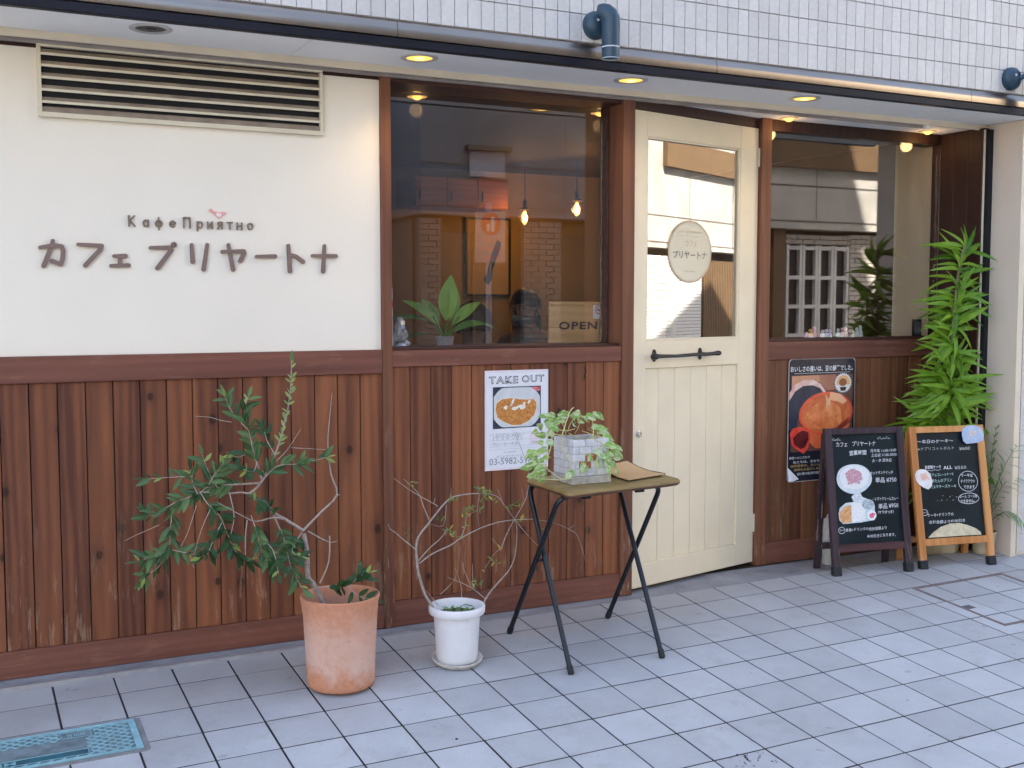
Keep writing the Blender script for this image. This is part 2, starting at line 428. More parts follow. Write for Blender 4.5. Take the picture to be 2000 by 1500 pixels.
SHRUB=[
 ([(-0.325, -0.42, 0.202), (-0.344, -0.411, 0.238), (-0.364, -0.403, 0.315), (-0.365, -0.394, 0.352), (-0.365, -0.386, 0.399), (-0.353, -0.377, 0.44), (-0.305, -0.369, 0.49), (-0.232, -0.36, 0.561), (-0.18, -0.351, 0.578), (-0.085, -0.343, 0.578), (-0.012, -0.334, 0.561), (0.027, -0.326, 0.522), (0.07, -0.317, 0.468), (0.129, -0.309, 0.4), (0.186, -0.3, 0.343)],0.006,0.001),
 ([(-0.375, -0.41, 0.402), (-0.418, -0.397, 0.44), (-0.442, -0.385, 0.464), (-0.463, -0.373, 0.482), (-0.464, -0.36, 0.497)],0.0025,0.0008),
 ([(-0.371, -0.41, 0.356), (-0.326, -0.427, 0.409), (-0.292, -0.443, 0.442), (-0.27, -0.46, 0.481)],0.0025,0.001),
 ([(-0.314, -0.39, 0.502), (-0.335, -0.38, 0.56), (-0.349, -0.37, 0.603), (-0.402, -0.36, 0.658)],0.002,0.0008),
 ([(-0.281, -0.39, 0.552), (-0.304, -0.403, 0.567), (-0.396, -0.417, 0.622), (-0.469, -0.43, 0.677)],0.002,0.0008),
 ([(-0.296, -0.39, 0.564), (-0.29, -0.39, 0.585)],0.001,0.0006),
 ([(-0.223, -0.38, 0.579), (-0.22, -0.38, 0.614)],0.001,0.0006),
 ([(-0.241, -0.38, 0.552), (-0.262, -0.4, 0.48), (-0.323, -0.42, 0.495)],0.001,0.0006),
 ([(-0.091, -0.4, 0.18), (-0.055, -0.383, 0.209), (-0.009, -0.367, 0.24), (0.037, -0.35, 0.272), (0.071, -0.333, 0.323), (0.087, -0.317, 0.411), (0.088, -0.3, 0.455)],0.004,0.001),
 ([(-0.359, -0.4, 0.347), (-0.304, -0.402, 0.38), (-0.234, -0.403, 0.404), (-0.193, -0.405, 0.427), (-0.109, -0.407, 0.459), (-0.029, -0.408, 0.475), (0.045, -0.41, 0.477), (0.114, -0.412, 0.472), (0.203, -0.413, 0.45), (0.275, -0.415, 0.415), (0.304, -0.417, 0.389), (0.333, -0.418, 0.308), (0.338, -0.42, 0.287)],0.003,0.0008),
 ([(0.012, -0.33, 0.351), (0.037, -0.326, 0.406), (0.077, -0.321, 0.465), (0.128, -0.317, 0.542), (0.14, -0.313, 0.622), (0.129, -0.309, 0.686), (0.105, -0.304, 0.751), (0.08, -0.3, 0.806)],0.0025,0.0006),
 ([(0.012, -0.33, 0.354), (-0.015, -0.315, 0.328), (-0.046, -0.3, 0.27)],0.0012,0.0006),
 ([(0.009, -0.33, 0.354), (-0.015, -0.3, 0.389)],0.001,0.0006),
 ([(-0.091, -0.4, 0.183), (-0.15, -0.417, 0.233), (-0.212, -0.433, 0.269), (-0.267, -0.45, 0.296)],0.002,0.0008),
 ([(-0.152, -0.42, 0.229), (-0.179, -0.4, 0.306), (-0.173, -0.38, 0.329)],0.0012,0.0006),
 ([(-0.202, -0.43, 0.209), (-0.198, -0.415, 0.25), (-0.215, -0.4, 0.315)],0.0012,0.0006),
 ([(-0.152, -0.42, 0.234), (-0.152, -0.42, 0.285), (-0.153, -0.42, 0.329)],0.0012,0.0006),
 ([(-0.292, -0.44, 0.233), (-0.259, -0.46, 0.272), (-0.247, -0.48, 0.303)],0.0012,0.0006),
 ([(-0.301, -0.44, 0.193), (-0.33, -0.46, 0.226), (-0.367, -0.48, 0.267)],0.0015,0.0006),
 ([(0.12, -0.4, 0.469), (0.133, -0.4, 0.491)],0.001,0.0005),
 ([(0.123, -0.4, 0.469), (0.139, -0.4, 0.427)],0.001,0.0005),
 ([(0.265, -0.42, 0.425), (0.285, -0.42, 0.435)],0.001,0.0005),
 ([(0.127, -0.3, 0.53), (0.117, -0.3, 0.575)],0.001,0.0005),
 ([(0.012, -0.35, 0.527), (-0.004, -0.33, 0.588)],0.001,0.0005),
 ([(-0.191, -0.4, 0.426), (-0.166, -0.387, 0.469), (-0.154, -0.373, 0.5), (-0.093, -0.36, 0.52)],0.0015,0.0006),
 ([(-0.093, -0.36, 0.581), (-0.098, -0.345, 0.518), (-0.082, -0.33, 0.446)],0.001,0.0005),
]
SHRUB_LEAF= [(-0.377, -0.391, 0.644), (-0.408, -0.402, 0.467), (-0.222, -0.378, 0.566), (-0.213, -0.398, 0.571), (-0.114, -0.405, 0.596), (-0.07, -0.378, 0.578), (-0.048, -0.337, 0.553), (-0.03, -0.346, 0.541), (-0.081, -0.349, 0.54), (-0.108, -0.392, 0.521), (-0.127, -0.367, 0.53), (-0.161, -0.388, 0.519), (-0.189, -0.396, 0.512), (-0.173, -0.402, 0.473), (-0.009, -0.393, 0.53), (0.07, -0.336, 0.52), (0.085, -0.344, 0.515), (0.046, -0.345, 0.507), (-0.209, -0.346, 0.444), (-0.224, -0.395, 0.437), (-0.244, -0.385, 0.443), (-0.31, -0.36, 0.472), (-0.253, -0.351, 0.493), (0.236, -0.342, 0.455), (0.087, -0.34, 0.456), (-0.027, -0.403, 0.369), (-0.038, -0.362, 0.311), (-0.023, -0.356, 0.308), (-0.079, -0.37, 0.288), (0.142, -0.396, 0.432), (-0.115, -0.372, 0.242), (-0.12, -0.403, 0.238), (-0.113, -0.335, 0.216), (-0.139, -0.341, 0.459), (-0.089, -0.366, 0.594), (-0.062, -0.386, 0.587), (-0.187, -0.337, 0.423), (-0.144, -0.364, 0.517), (-0.108, -0.339, 0.518)]
POTHOS_LEAF= [(0.119, -0.529, 0.878, 1.3), (0.127, -0.549, 0.863, 1.1), (0.152, -0.555, 0.889, 1.1), (0.183, -0.544, 0.893, 0.6), (0.22, -0.554, 0.889, 1.2), (0.223, -0.57, 0.863, 1.3), (0.282, -0.562, 0.873, 1.2), (0.328, -0.531, 0.875, 0.7), (0.108, -0.577, 0.839, 1.0), (0.089, -0.577, 0.824, 1.0), (0.106, -0.482, 0.806, 1.0), (0.044, -0.653, 0.801, 1), (0.314, -0.548, 0.833, 1.1), (0.36, -0.512, 0.817, 1.2), (0.368, -0.519, 0.807, 1.2), (0.353, -0.57, 0.792, 1.2), (0.335, -0.618, 0.771, 1.2), (0.359, -0.605, 0.765, 1.1), (0.359, -0.618, 0.749, 1.1), (0.396, -0.592, 0.724, 1.2), (0.366, -0.613, 0.721, 1.0), (0.334, -0.609, 0.726, 1.2), (0.276, -0.625, 0.745, 1.2), (0.222, -0.651, 0.748, 1.2), (0.227, -0.636, 0.733, 1.0), (0.274, -0.616, 0.71, 0.9), (0.324, -0.624, 0.701, 1), (0.343, -0.626, 0.694, 1), (0.128, -0.656, 0.678, 1.1), (0.204, -0.624, 0.689, 1.2), (0.017, -0.573, 0.754, 1), (0.038, -0.596, 0.762, 1), (0.06, -0.59, 0.737, 0.9), (0.01, -0.599, 0.718, 1.2), (-0.01, -0.582, 0.704, 1.2), (0.021, -0.607, 0.692, 1.3), (0.06, -0.568, 0.678, 1.2), (0.026, -0.556, 0.669, 1), (0.042, -0.553, 0.664, 1), (0.069, -0.566, 0.764, 1), (0.031, -0.552, 0.738, 1), (0.109, -0.519, 0.86, 1.1), (0.105, -0.563, 0.848, 1.0), (0.223, -0.522, 0.872, 1), (0.268, -0.533, 0.865, 1), (0.146, -0.555, 0.869, 0.9)]
POTHOS_VINE=[
  [(0.19, -0.52, 0.813), (0.173, -0.535, 0.842), (0.15, -0.55, 0.865)] ,
  [(0.19, -0.52, 0.808), (0.159, -0.547, 0.804), (0.147, -0.575, 0.76), (0.151, -0.602, 0.733), (0.158, -0.63, 0.713)] ,
  [(0.205, -0.52, 0.812), (0.228, -0.575, 0.793), (0.242, -0.63, 0.805)] ,
  [(0.26, -0.52, 0.819), (0.299, -0.547, 0.8), (0.318, -0.575, 0.771), (0.329, -0.603, 0.726), (0.321, -0.63, 0.709)] ,
  [(0.129, -0.6, 0.817), (0.097, -0.583, 0.824), (0.087, -0.567, 0.849), (0.108, -0.55, 0.874)] ,
  [(0.088, -0.6, 0.819), (0.077, -0.606, 0.768), (0.052, -0.612, 0.714), (0.078, -0.618, 0.683), (0.116, -0.624, 0.658), (0.162, -0.63, 0.659)] ,
  [(0.062, -0.6, 0.708), (0.028, -0.607, 0.685), (0.006, -0.615, 0.668), (0.057, -0.623, 0.662), (0.098, -0.63, 0.657)] ,
  [(0.26, -0.6, 0.804), (0.279, -0.575, 0.827), (0.289, -0.55, 0.858)] ,
  [(0.299, -0.6, 0.775), (0.271, -0.615, 0.731), (0.266, -0.63, 0.686)] ,
  [(0.323, -0.6, 0.726), (0.322, -0.615, 0.687), (0.313, -0.63, 0.645)] ,
  [(0.229, -0.52, 0.828), (0.181, -0.535, 0.825), (0.127, -0.55, 0.836)] ,
  [(0.371, -0.6, 0.75), (0.314, -0.615, 0.769), (0.242, -0.63, 0.805)] ,
  [(0.197, -0.52, 0.819), (0.204, -0.535, 0.854), (0.223, -0.55, 0.882)] ,
  [(0.229, -0.52, 0.811), (0.235, -0.535, 0.832), (0.234, -0.55, 0.858)] ,
  [(0.081, -0.6, 0.767), (0.039, -0.615, 0.758), (-0.01, -0.63, 0.753)] ,
  [(0.058, -0.6, 0.712), (0.013, -0.615, 0.72), (-0.035, -0.63, 0.712)] ,
  [(0.391, -0.6, 0.721), (0.369, -0.583, 0.748), (0.339, -0.567, 0.779), (0.309, -0.55, 0.803)] ,
  [(0.129, -0.6, 0.817), (0.174, -0.575, 0.896), (0.207, -0.55, 0.913)] ,
]
KANA={
 'ka':[[(-1.591, 1.494), (-1.55, 1.502), (-1.522, 1.499), (-1.517, 1.484), (-1.52, 1.454), (-1.526, 1.437), (-1.554, 1.448)], [(-1.55, 1.518), (-1.556, 1.494), (-1.581, 1.431)]],
 'fu':[[(-1.468, 1.507), (-1.391, 1.504), (-1.394, 1.492), (-1.446, 1.435)]],
 'e':[[(-1.35, 1.469), (-1.312, 1.47)], [(-1.331, 1.47), (-1.33, 1.437)], [(-1.361, 1.435), (-1.302, 1.437)]],
 'pu':[[(-1.225, 1.501), (-1.161, 1.503), (-1.153, 1.494), (-1.202, 1.429)], 'ring', (-1.144, 1.513)],
 'ri':[[(-1.081, 1.515), (-1.078, 1.453)], [(-1.025, 1.517), (-1.039, 1.426)]],
 'ya':[[(-0.971, 1.492), (-0.892, 1.496), (-0.89, 1.488), (-0.905, 1.459)], [(-0.948, 1.518), (-0.932, 1.427)]],
 'bar':[[(-0.844, 1.477), (-0.775, 1.479)]],
 'to':[[(-0.723, 1.521), (-0.718, 1.424)], [(-0.717, 1.487), (-0.694, 1.48), (-0.667, 1.46)]],
 'na':[[(-0.629, 1.484), (-0.538, 1.484)], [(-0.582, 1.523), (-0.588, 1.425)]],
}
B1_TEXT=[
 ('カフェ\u3000プリヤートナ',0.061,0.277,0.627),
 ('営業時間',0.131,0.223,0.583),
 ('月木金 11:00-19:00',0.245,0.389,0.59),
 ('土日祝 11:00-18:00',0.248,0.389,0.568),
 ('火・水 定休日',0.251,0.357,0.542),
 ('・ホットサンドイッチ',0.227,0.362,0.482),
 ('単品 ¥750',0.262,0.378,0.447),
 ('・トマトクリームカレー',0.24,0.381,0.356),
 ('単品 ¥950',0.268,0.378,0.321),
 ('（サラダつき）',0.264,0.35,0.292),
 ('食事+ドリンクの合計金額より',0.081,0.304,0.216),
 ('¥100引きになります。',0.197,0.352,0.181),
]
B2_TEXT=[
 ('〜本日のケーキ〜',0.045,0.252,0.625),
 ('※アプリコットタルト',0.043,0.253,0.589),
 ('¥600',0.284,0.347,0.584),
 ('自家製ケーキ',0.077,0.168,0.498),
 ('ALL',0.181,0.232,0.493),
 ('¥550',0.247,0.315,0.49),
 ('生チョコレートケーキ',0.098,0.236,0.459),
 ('ぼたんのプリン',0.107,0.225,0.43),
 ('バスクチーズケーキ',0.096,0.246,0.4),
 ('ケーキは',0.281,0.347,0.449),
 ('テイクアウト',0.275,0.358,0.42),
 ('できます',0.289,0.354,0.391),
 ('ホール コース等',0.26,0.363,0.344),
 ('できません。',0.265,0.346,0.322),
 ('ケーキ+ドリンクの',0.067,0.216,0.262),
 ('合計金額より¥100引き',0.072,0.28,0.227),
]
P1_TEXT = [
('トマトクリームカレー',0.035,0.185,0.15),
('¥780',0.214,0.252,0.148),
('(サラダつき)',0.037,0.171,0.135),
('カレールーのみ',0.035,0.154,0.11),
('¥580',0.218,0.252,0.11),
('カフェプリヤートナ',0.053,0.175,0.057),
('03-5982-5985',0.02,0.237,0.037),
('Кафе Приятно',0.087,0.141,0.074)]
P2_TEXT = [
('おいしさの違いは、豆の鮮度でした。',0.007,0.416,0.569),
('鮮度へのこだわり',0.007,0.14,0.12),
('私たちは、あなたに',0.033,0.227,0.098),
('焙煎直後の、おいしい',0.016,0.23,0.079),
('珈琲をお届けします。',0.038,0.23,0.059),
('自家焙煎珈琲',0.061,0.236,0.037)]
B1_CURRY = [(0.049, 0.295), (0.058, 0.322), (0.091, 0.344), (0.136, 0.348), (0.124, 0.371), (0.138, 0.383), (0.173, 0.388), (0.185, 0.369), (0.239, 0.347), (0.248, 0.324), (0.246, 0.301), (0.254, 0.276), (0.241, 0.256), (0.164, 0.248), (0.07, 0.245), (0.052, 0.264)]
B1_RICE = [(0.122, 0.343), (0.17, 0.342), (0.194, 0.305), (0.189, 0.26), (0.12, 0.25)]
B1_SAUCE = [(0.054, 0.299), (0.085, 0.329), (0.119, 0.333), (0.116, 0.252), (0.067, 0.249), (0.053, 0.274)]
B1_CUP = [(0.127, 0.376), (0.146, 0.385), (0.176, 0.388), (0.181, 0.369), (0.181, 0.346), (0.139, 0.348)]
B2_DISH = [(0.303, 0.682), (0.33, 0.696), (0.376, 0.699), (0.414, 0.685), (0.426, 0.65), (0.419, 0.619), (0.389, 0.609), (0.32, 0.606), (0.302, 0.62), (0.298, 0.654)]
B2_DISHC = [(0.336, 0.648), (0.361, 0.668), (0.384, 0.672), (0.386, 0.659), (0.371, 0.657), (0.347, 0.639)]
B2_CAKE = [(0.009, 0.465), (0.019, 0.482), (0.042, 0.49), (0.073, 0.486), (0.093, 0.467), (0.105, 0.431), (0.099, 0.405), (0.077, 0.388), (0.05, 0.399), (0.024, 0.418), (0.011, 0.436)]
B2_CAKEC = [(0.036, 0.464), (0.069, 0.473), (0.088, 0.436), (0.045, 0.433)]
B2_DOME = [(0.06, 0.153), (0.09, 0.177), (0.137, 0.202), (0.189, 0.215), (0.24, 0.216), (0.289, 0.204), (0.338, 0.184), (0.364, 0.164), (0.367, 0.151), (0.261, 0.153), (0.149, 0.152)]
P1_CURRY = [(0.048, 0.253), (0.053, 0.281), (0.078, 0.297), (0.119, 0.301), (0.157, 0.295), (0.198, 0.292), (0.226, 0.293), (0.24, 0.279), (0.24, 0.254), (0.23, 0.226), (0.202, 0.201), (0.164, 0.187), (0.126, 0.187), (0.088, 0.202), (0.057, 0.222)]
P2_PEACH = [(0.016, 0.534), (0.19, 0.535), (0.202, 0.499), (0.134, 0.508), (0.067, 0.49), (0.016, 0.464)]
P2_BROWN = [(0.19, 0.535), (0.303, 0.536), (0.309, 0.46), (0.247, 0.456), (0.202, 0.495)]
P2_KETTLE = [(0.002, 0.407), (0.038, 0.455), (0.089, 0.482), (0.151, 0.484), (0.202, 0.464), (0.213, 0.451), (0.151, 0.436), (0.095, 0.398), (0.067, 0.337), (0.05, 0.276), (0.002, 0.267)]
P2_SPOUT = [(0.001, 0.451), (0.033, 0.49), (0.089, 0.512), (0.151, 0.513), (0.202, 0.491), (0.236, 0.455), (0.242, 0.425), (0.227, 0.438), (0.202, 0.469), (0.151, 0.485), (0.089, 0.483), (0.038, 0.457), (0.001, 0.411)]
P2_BODY = [(0.092, 0.275), (0.128, 0.201), (0.174, 0.163), (0.236, 0.16), (0.303, 0.169), (0.36, 0.204), (0.41, 0.283), (0.247, 0.24)]
P2_HANDLE = [(0.007, 0.245), (0.027, 0.269), (0.072, 0.278), (0.134, 0.258), (0.141, 0.223), (0.128, 0.166), (0.1, 0.139), (0.067, 0.155), (0.021, 0.184)]
P2_HOLE = [(0.028, 0.221), (0.055, 0.245), (0.089, 0.258), (0.128, 0.247), (0.128, 0.209), (0.106, 0.17), (0.078, 0.164), (0.036, 0.188)]
P2_CRES = [(0.354, 0.288), (0.398, 0.316), (0.385, 0.274), (0.331, 0.246), (0.286, 0.242)]
P2_STREAM = [(0.234, 0.438), (0.247, 0.425), (0.272, 0.398), (0.258, 0.363), (0.241, 0.363), (0.24, 0.398)]
P2_LIP = [(0.269, 0.447), (0.337, 0.434), (0.382, 0.398), (0.354, 0.381), (0.314, 0.398), (0.258, 0.407)]
B1_SALAD = (0.212, 0.333)
B1_PINK = (0.228, 0.28)
B1_CIRC = (0.061, 0.215)
B2_CIRC = (0.052, 0.276)
M = {}
M['plank'] = wood('stained_plank', (.092,.030,.016), (.300,.108,.043), 'z', .24, worn=.32, knots=.85, wear_z=(.0, .55))
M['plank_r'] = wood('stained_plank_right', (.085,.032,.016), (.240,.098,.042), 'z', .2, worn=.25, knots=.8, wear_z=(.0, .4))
M['rail'] = wood('stained_rail', (.120,.042,.028), (.225,.088,.057), 'x', .12, worn=.10)
M['post'] = wood('stained_post', (.095,.034,.020), (.225,.092,.046), 'z', .25, worn=.6, wear_z=(-.1, 1.0))
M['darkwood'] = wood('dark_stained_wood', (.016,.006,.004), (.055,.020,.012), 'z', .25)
M['darkrail'] = wood('dark_stained_rail', (.030,.012,.009), (.085,.034,.021), 'x', .2)
M['white_wall'] = plain('white_plaster', (.81,.75,.635), .8, var=.035, scale=1.6, bump=.12, bscale=420)
M['cream'] = plain('cream_paint', (.80,.695,.495), .45, var=.045, scale=5, bump=.05, bscale=160)
M['cream_metal'] = plain('cream_metal', (.66,.60,.45), .45, var=.06, scale=6)
M['soffit'] = plain('soffit_board', (.88,.88,.86), .75, var=.03, scale=2)
M['trim'] = plain('beige_trim', (.70,.61,.46), .5, var=.08, scale=5)
M['groove'] = plain('channel_metal', (.30,.27,.25), .5, var=.2, scale=7)
M['band'] = plain('dark_band', (.012,.012,.018), .5, 0, .2, var=.3, scale=3)
M['steel'] = plain('brushed_steel', (.34,.275,.215), .30, 1.0, var=.10, scale=2)
M['walltile'] = plain('glazed_wall_tile', (.58,.555,.52), .42, var=.06, scale=60, rand=.07, bump=.05, bscale=300, fleck=.25)
M['grout'] = plain('grey_grout', (.40,.385,.40), .9, var=.1, scale=20)
M['pillar'] = plain('pillar_paint', (.66,.565,.465), .6, var=.04, scale=3)
M['black'] = plain('black_void', (.006,.006,.007), .8)
M['steel_edge'] = plain('zinc_edge', (.50,.50,.51), .35, .6, var=.15, scale=12)
M['iron'] = plain('black_iron', (.016,.017,.020), .42, .3, var=.3, scale=40, bump=.2, bscale=90)
M['chrome'] = plain('satin_chrome', (.62,.60,.58), .22, 1.0)
M['glass'] = glass('window_glass', 4.2)
M['rightglass'] = glass('right_window_glass', 3.2)
M['doorglass'] = glass('door_glass', 4.6)

# concrete threshold with streaks
def concrete(name, col, var=.25, scale=4):
    m = N(name); v = m.coord(rand=False)
    n1 = m.noise(v, scale, 6, .65, .4); n2 = m.noise(v, 90, 3)
    f = m.math('ADD', m.math('MULTIPLY', n1, .75), m.math('MULTIPLY', n2, .25))
    c = m.ramp(f, [(.3, tuple(x*(1-var) for x in col)), (.7, tuple(x*(1+var) for x in col))])
    m.bump(f, .25, .004)
    return m.set(c, .85)
M['concrete'] = concrete('threshold_concrete', (.24,.24,.25), .35, 6)

# ------------------------------------------------------------------ ground
def paving():
    m = N('paving_tile'); v = m.coord()
    n1 = m.noise(v, 9, 4); sp = m.noise(v, 330, 2, .5); sp2 = m.noise(v, 150, 2, .5)
    c = m.ramp(n1, [(.3, (.425,.450,.468)), (.7, (.48,.505,.525))])
    c = m.mix(m.math('MULTIPLY', m.ramp(sp, [(.60, (0,0,0)), (.70, (1,1,1))]), .40), c, (.12,.12,.125))
    c = m.mix(m.math('MULTIPLY', m.ramp(sp2, [(.66, (0,0,0)), (.74, (1,1,1))]), .3), c, (.52,.5,.48))
    k = m.math('ADD', m.math('MULTIPLY', m.rand(), .20), .88)
    cx = m.new('ShaderNodeCombineColor')
    for i in range(3): m.l(k, cx.inputs[i])
    c = m.mix(1.0, c, cx.outputs[0], 'MULTIPLY')
    # brown tint, stronger towards the wall with an uneven edge; then dirt blotches
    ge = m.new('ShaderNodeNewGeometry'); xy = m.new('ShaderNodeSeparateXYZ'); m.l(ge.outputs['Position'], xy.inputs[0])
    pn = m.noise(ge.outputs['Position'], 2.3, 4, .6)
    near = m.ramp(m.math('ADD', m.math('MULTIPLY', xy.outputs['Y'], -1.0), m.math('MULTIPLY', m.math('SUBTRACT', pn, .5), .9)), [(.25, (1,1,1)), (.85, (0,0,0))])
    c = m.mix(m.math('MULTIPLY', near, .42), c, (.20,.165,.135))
    bl = m.noise(ge.outputs['Position'], 6.5, 6, .7, .6)
    c = m.mix(m.math('MULTIPLY', m.ramp(bl, [(.56, (0,0,0)), (.70, (1,1,1))]), .22), c, (.22,.20,.18))
    gum = m.noise(ge.outputs['Position'], 21, 1, .4)
    c = m.mix(m.math('MULTIPLY', m.ramp(gum, [(.765, (0,0,0)), (.785, (1,1,1))]), .35), c, (.16,.15,.15))
    m.bump(m.math('ADD', m.noise(v, 200, 3), m.math('MULTIPLY', n1, .6)), .16, .0012)
    return m.set(c, m.ramp(n1, [(.3, (.5,.5,.5)), (.7, (.62,.62,.62))]), 0, .4)
M['paving'] = paving()
M['joint'] = plain('dark_joint', (.016,.017,.022), .9, var=.3, scale=30)
slope = (math.atan(FA), -math.atan(FB), 0)
pave = link('pavement', None); pave['kind'] = 'structure'
def fslab(x0, x1, y0, y1, top=0.0, th=.06):
    g = G()
    vs = [(x, y, floor_z(x, y) + top - d) for d in (th, 0) for (x, y) in ((x0,y0),(x1,y0),(x1,y1),(x0,y1))]
    return g.add(vs, [(0,3,2,1),(4,5,6,7),(0,1,5,4),(1,2,6,5),(2,3,7,6),(3,0,4,7)])
part('mortar_bed', fslab(-8, 12, -2.9, -.10, -.0019), M['joint'], pave)
def tile_mesh(w, d):
    g = G().box(-w/2, w/2, -d/2, d/2, -.02, 0)
    return g.mesh('paving_tile', M['paving'], 0)
tm = tile_mesh(.1932, .1935); tm_cut = tile_mesh(.1932, .1400)
for c in range(-10, 18):
    for r in range(-2, 9):
        x = (c + .5)*.2
        y = -.1725 if r == -2 else -.445 - (r + .5)*.2
        jx = rnd.uniform(-.0006, .0006); jz = rnd.uniform(-.0006, .0005)
        if c < -7 and r > 6 and False: continue
        part('paving_tile', tm_cut if r == -2 else tm, None, pave, (x + jx, y, floor_z(x, y) + jz), slope, bevel=.0012) if (c <= 16 and r <= 7) else None
g = G()
for c in range(-40, 60):
    for r in range(-2, 12):
        if -10 <= c <= 16 and r <= 7: continue
        x = (c + .5)*.2; y0, y1 = (-.2428, -.1023) if r == -2 else (-.445-(r+1)*.2+.003, -.445-r*.2-.003)
        vs = [(xx, yy, floor_z(xx, yy)) for (xx, yy) in ((x-.097,y0),(x+.097,y0),(x+.097,y1),(x-.097,y1))]
        g.add(vs, [(0,1,2,3)])
o = part('far_paving_tiles', g, M['paving'], pave); o['kind'] = 'stuff'
struct('kerb', G().box(-8, 40, -3.05, -2.905, -.45, -.262), concrete('kerb_concrete', (.36,.36,.35)), bevel=.01)
M['asphalt'] = concrete('asphalt', (.17,.165,.16), .2, 3)
struct('road', G().add([(-30,-7.6,-.40),(45,-7.6,-.40),(45,-3.05,-.40),(-30,-3.05,-.40)], [(0,1,2,3)]), M['asphalt'])
struct('far_pavement', G().box(-30, 45, -9.6, -7.6, -.6, -.27), concrete('far_pavement', (.42,.40,.37), .15, 3))
struct('ground', G().add([(-150,-150,-.62),(150,-150,-.62),(150,150,-.62),(-150,150,-.62)], [(0,1,2,3)]), plain('ground', (.16,.155,.15), .9))
thr = G().box(-8, 2.94, -.098, .5, -.30, -.001)
struct('threshold', thr, M['concrete'])
struct('threshold_edge', G().box(-8, 2.90, -.1015, -.088, -.06, .0022), M['steel_edge'])

# stain on the paving
q = random.Random(3); g = G()
for k in range(34):
    x, y = .306 + q.gauss(0, .035), -1.48 + q.gauss(0, .022); r = q.uniform(.0008, .0034)
    pts = ell((x, y), r*1.7, r, 7, q.uniform(0, 3), .2, k)
    g.add([(p[0], p[1], floor_z(*p) + .0012) for p in pts], [tuple(range(7))])
o = part('paving_stain', g, plain('tar_stain', (.05,.042,.03), .8), None); o['kind'] = 'structure'

# ------------------------------------------------------------------ the cafe building
cafe = thing('cafe_building', 'cafe ground floor with white wall, brown timber boarding and pale tiled wall above', 'building')
HB, XE = 16.2, 6.94
g = G()
g.box(-8, XE, -.364, 14, 2.262, HB)
part('upper_wall', g, M['grout'], cafe)
part('shade_block', G().box(-8, 1.0, .2, 14, HB+.001, 28), M['grout'], cafe)  # unseen block added on the roof to shade the side wall across the street
# wall tiles
TP, TR = .0535, .1053
wt = G().box(-TP/2+.0014, TP/2-.0014, 0, .008, -TR/2+.0016, TR/2-.0016).mesh('wall_tile', M['walltile'], 0)
def vis(x, z):     # near enough to the eye to be told apart
    return -1.15 < x < 3.05 and z < 2.309 + TR*5 and z < 2.62 + max(0, (x - .3))*.03 and (z < 2.36 + TR*max(0, (x + 1.0)*1.6))
far = G(); nt = 0
for c in range(-150, 110):
    for r in range(0, 12):
        x = .981 + (c + .5)*TP; z = 2.3092 + (r + .5)*TR
        if vis(x, z) and nt < 298:
            o = link('wall_tile', wt, cafe, (x, -.3715 + rnd.uniform(-.0005, .0005), z)); bev(o, .0012, 1); nt += 1
        else:
            far.box(x-TP/2+.002, x+TP/2-.002, -.3713, -.3635, z-TR/2+.002, z+TR/2-.002)
o = part('wall_tiles', far, M['walltile'], cafe, smooth=0); o['kind'] = 'stuff'
# fascia under the tiles
g = G(); g.box(-8, 2.98, -.3745, -.340, 2.214, 2.2455)
part('fascia_band', g, M['band'], cafe, bevel=.003)
g = G(); prof = [(-.372, 2.2465), (-.3785, 2.2485), (-.379, 2.2500), (-.3788, 2.2745), (-.3780, 2.2775), (-.3685, 2.3060), (-.3665, 2.3075), (-.3645, 2.3075), (-.3645, 2.2465)]
xs = (-8, -4.2, -.42, .977, 2.45, 2.98)
for i in range(5):
    n = len(prof)
    vs = [(xs[i]+.001, y, z) for y, z in prof] + [(xs[i+1]-.001, y, z) for y, z in prof]
    g.add(vs, [(j, (j+1)%n, (j+1)%n+n, j+n) for j in range(n)] + [tuple(range(n)), tuple(reversed(range(n, 2*n)))])
part('steel_fascia', g, M['steel'], cafe, smooth=40)
# soffit boards with seams
xs = (-8, -2.6, -.72, 1.98, 2.42, 2.938)
for i in range(5):
    part('soffit_board', G().box(xs[i]+.0012, xs[i+1]-.0012, -.3395, -.052, 2.216, 2.26), M['soffit'], cafe)
part('soffit_trim', G().box(-8, 2.937, -.0515, -.036, 2.190, 2.262), M['trim'], cafe, bevel=.003)
g = G(); g.box(-8, 2.52, -.0355, -.020, 2.196, 2.262); g.box(-8, 2.52, -.0195, -.006, 2.180, 2.262)
part('shutter_channel', g, M['groove'], cafe)
part('channel_stop', G().box(2.525, 2.56, -.0355, -.004, 2.178, 2.26), M['soffit'], cafe, bevel=.002)
part('recess_soffit', G().box(.80, 2.885, -.0055, .24, 2.2, 2.262), M['soffit'], cafe)

# left bay: white wall over boarding
part('white_wall', G().box(-8, -.3535, .003, .12, 1.1205, 2.1685), M['white_wall'], cafe)
part('head_rail', G().box(-8, -.3535, .012, .12, 2.169, 2.20), M['darkrail'], cafe)
part('rail', G().box(-8, -.3535, -.012, .10, 1.0275, 1.1200), M['rail'], cafe, bevel=.0015)
part('skirting_board', G().box(-8, -.3535, -.009, .10, .001, .0965), M['rail'], cafe, bevel=.0015)
PPL = .0922
pk = G().box(-.0443, .0443, 0, .012, 0, .930).mesh('plank', M['plank'], 0)
x = -.3535 - PPL/2 + .003
while x > -2.4:
    o = link('plank', pk, cafe, (x, rnd.uniform(-.0008, .0008), .0972)); bev(o, .0016, 1); x -= PPL
part('boarding_back', G().box(-8, .7565, .0135, .10, .09, 1.06), M['black'], cafe)
part('far_boarding', G().box(-8, -2.42, .001, .013, .0972, 1.027), M['plank'], cafe)
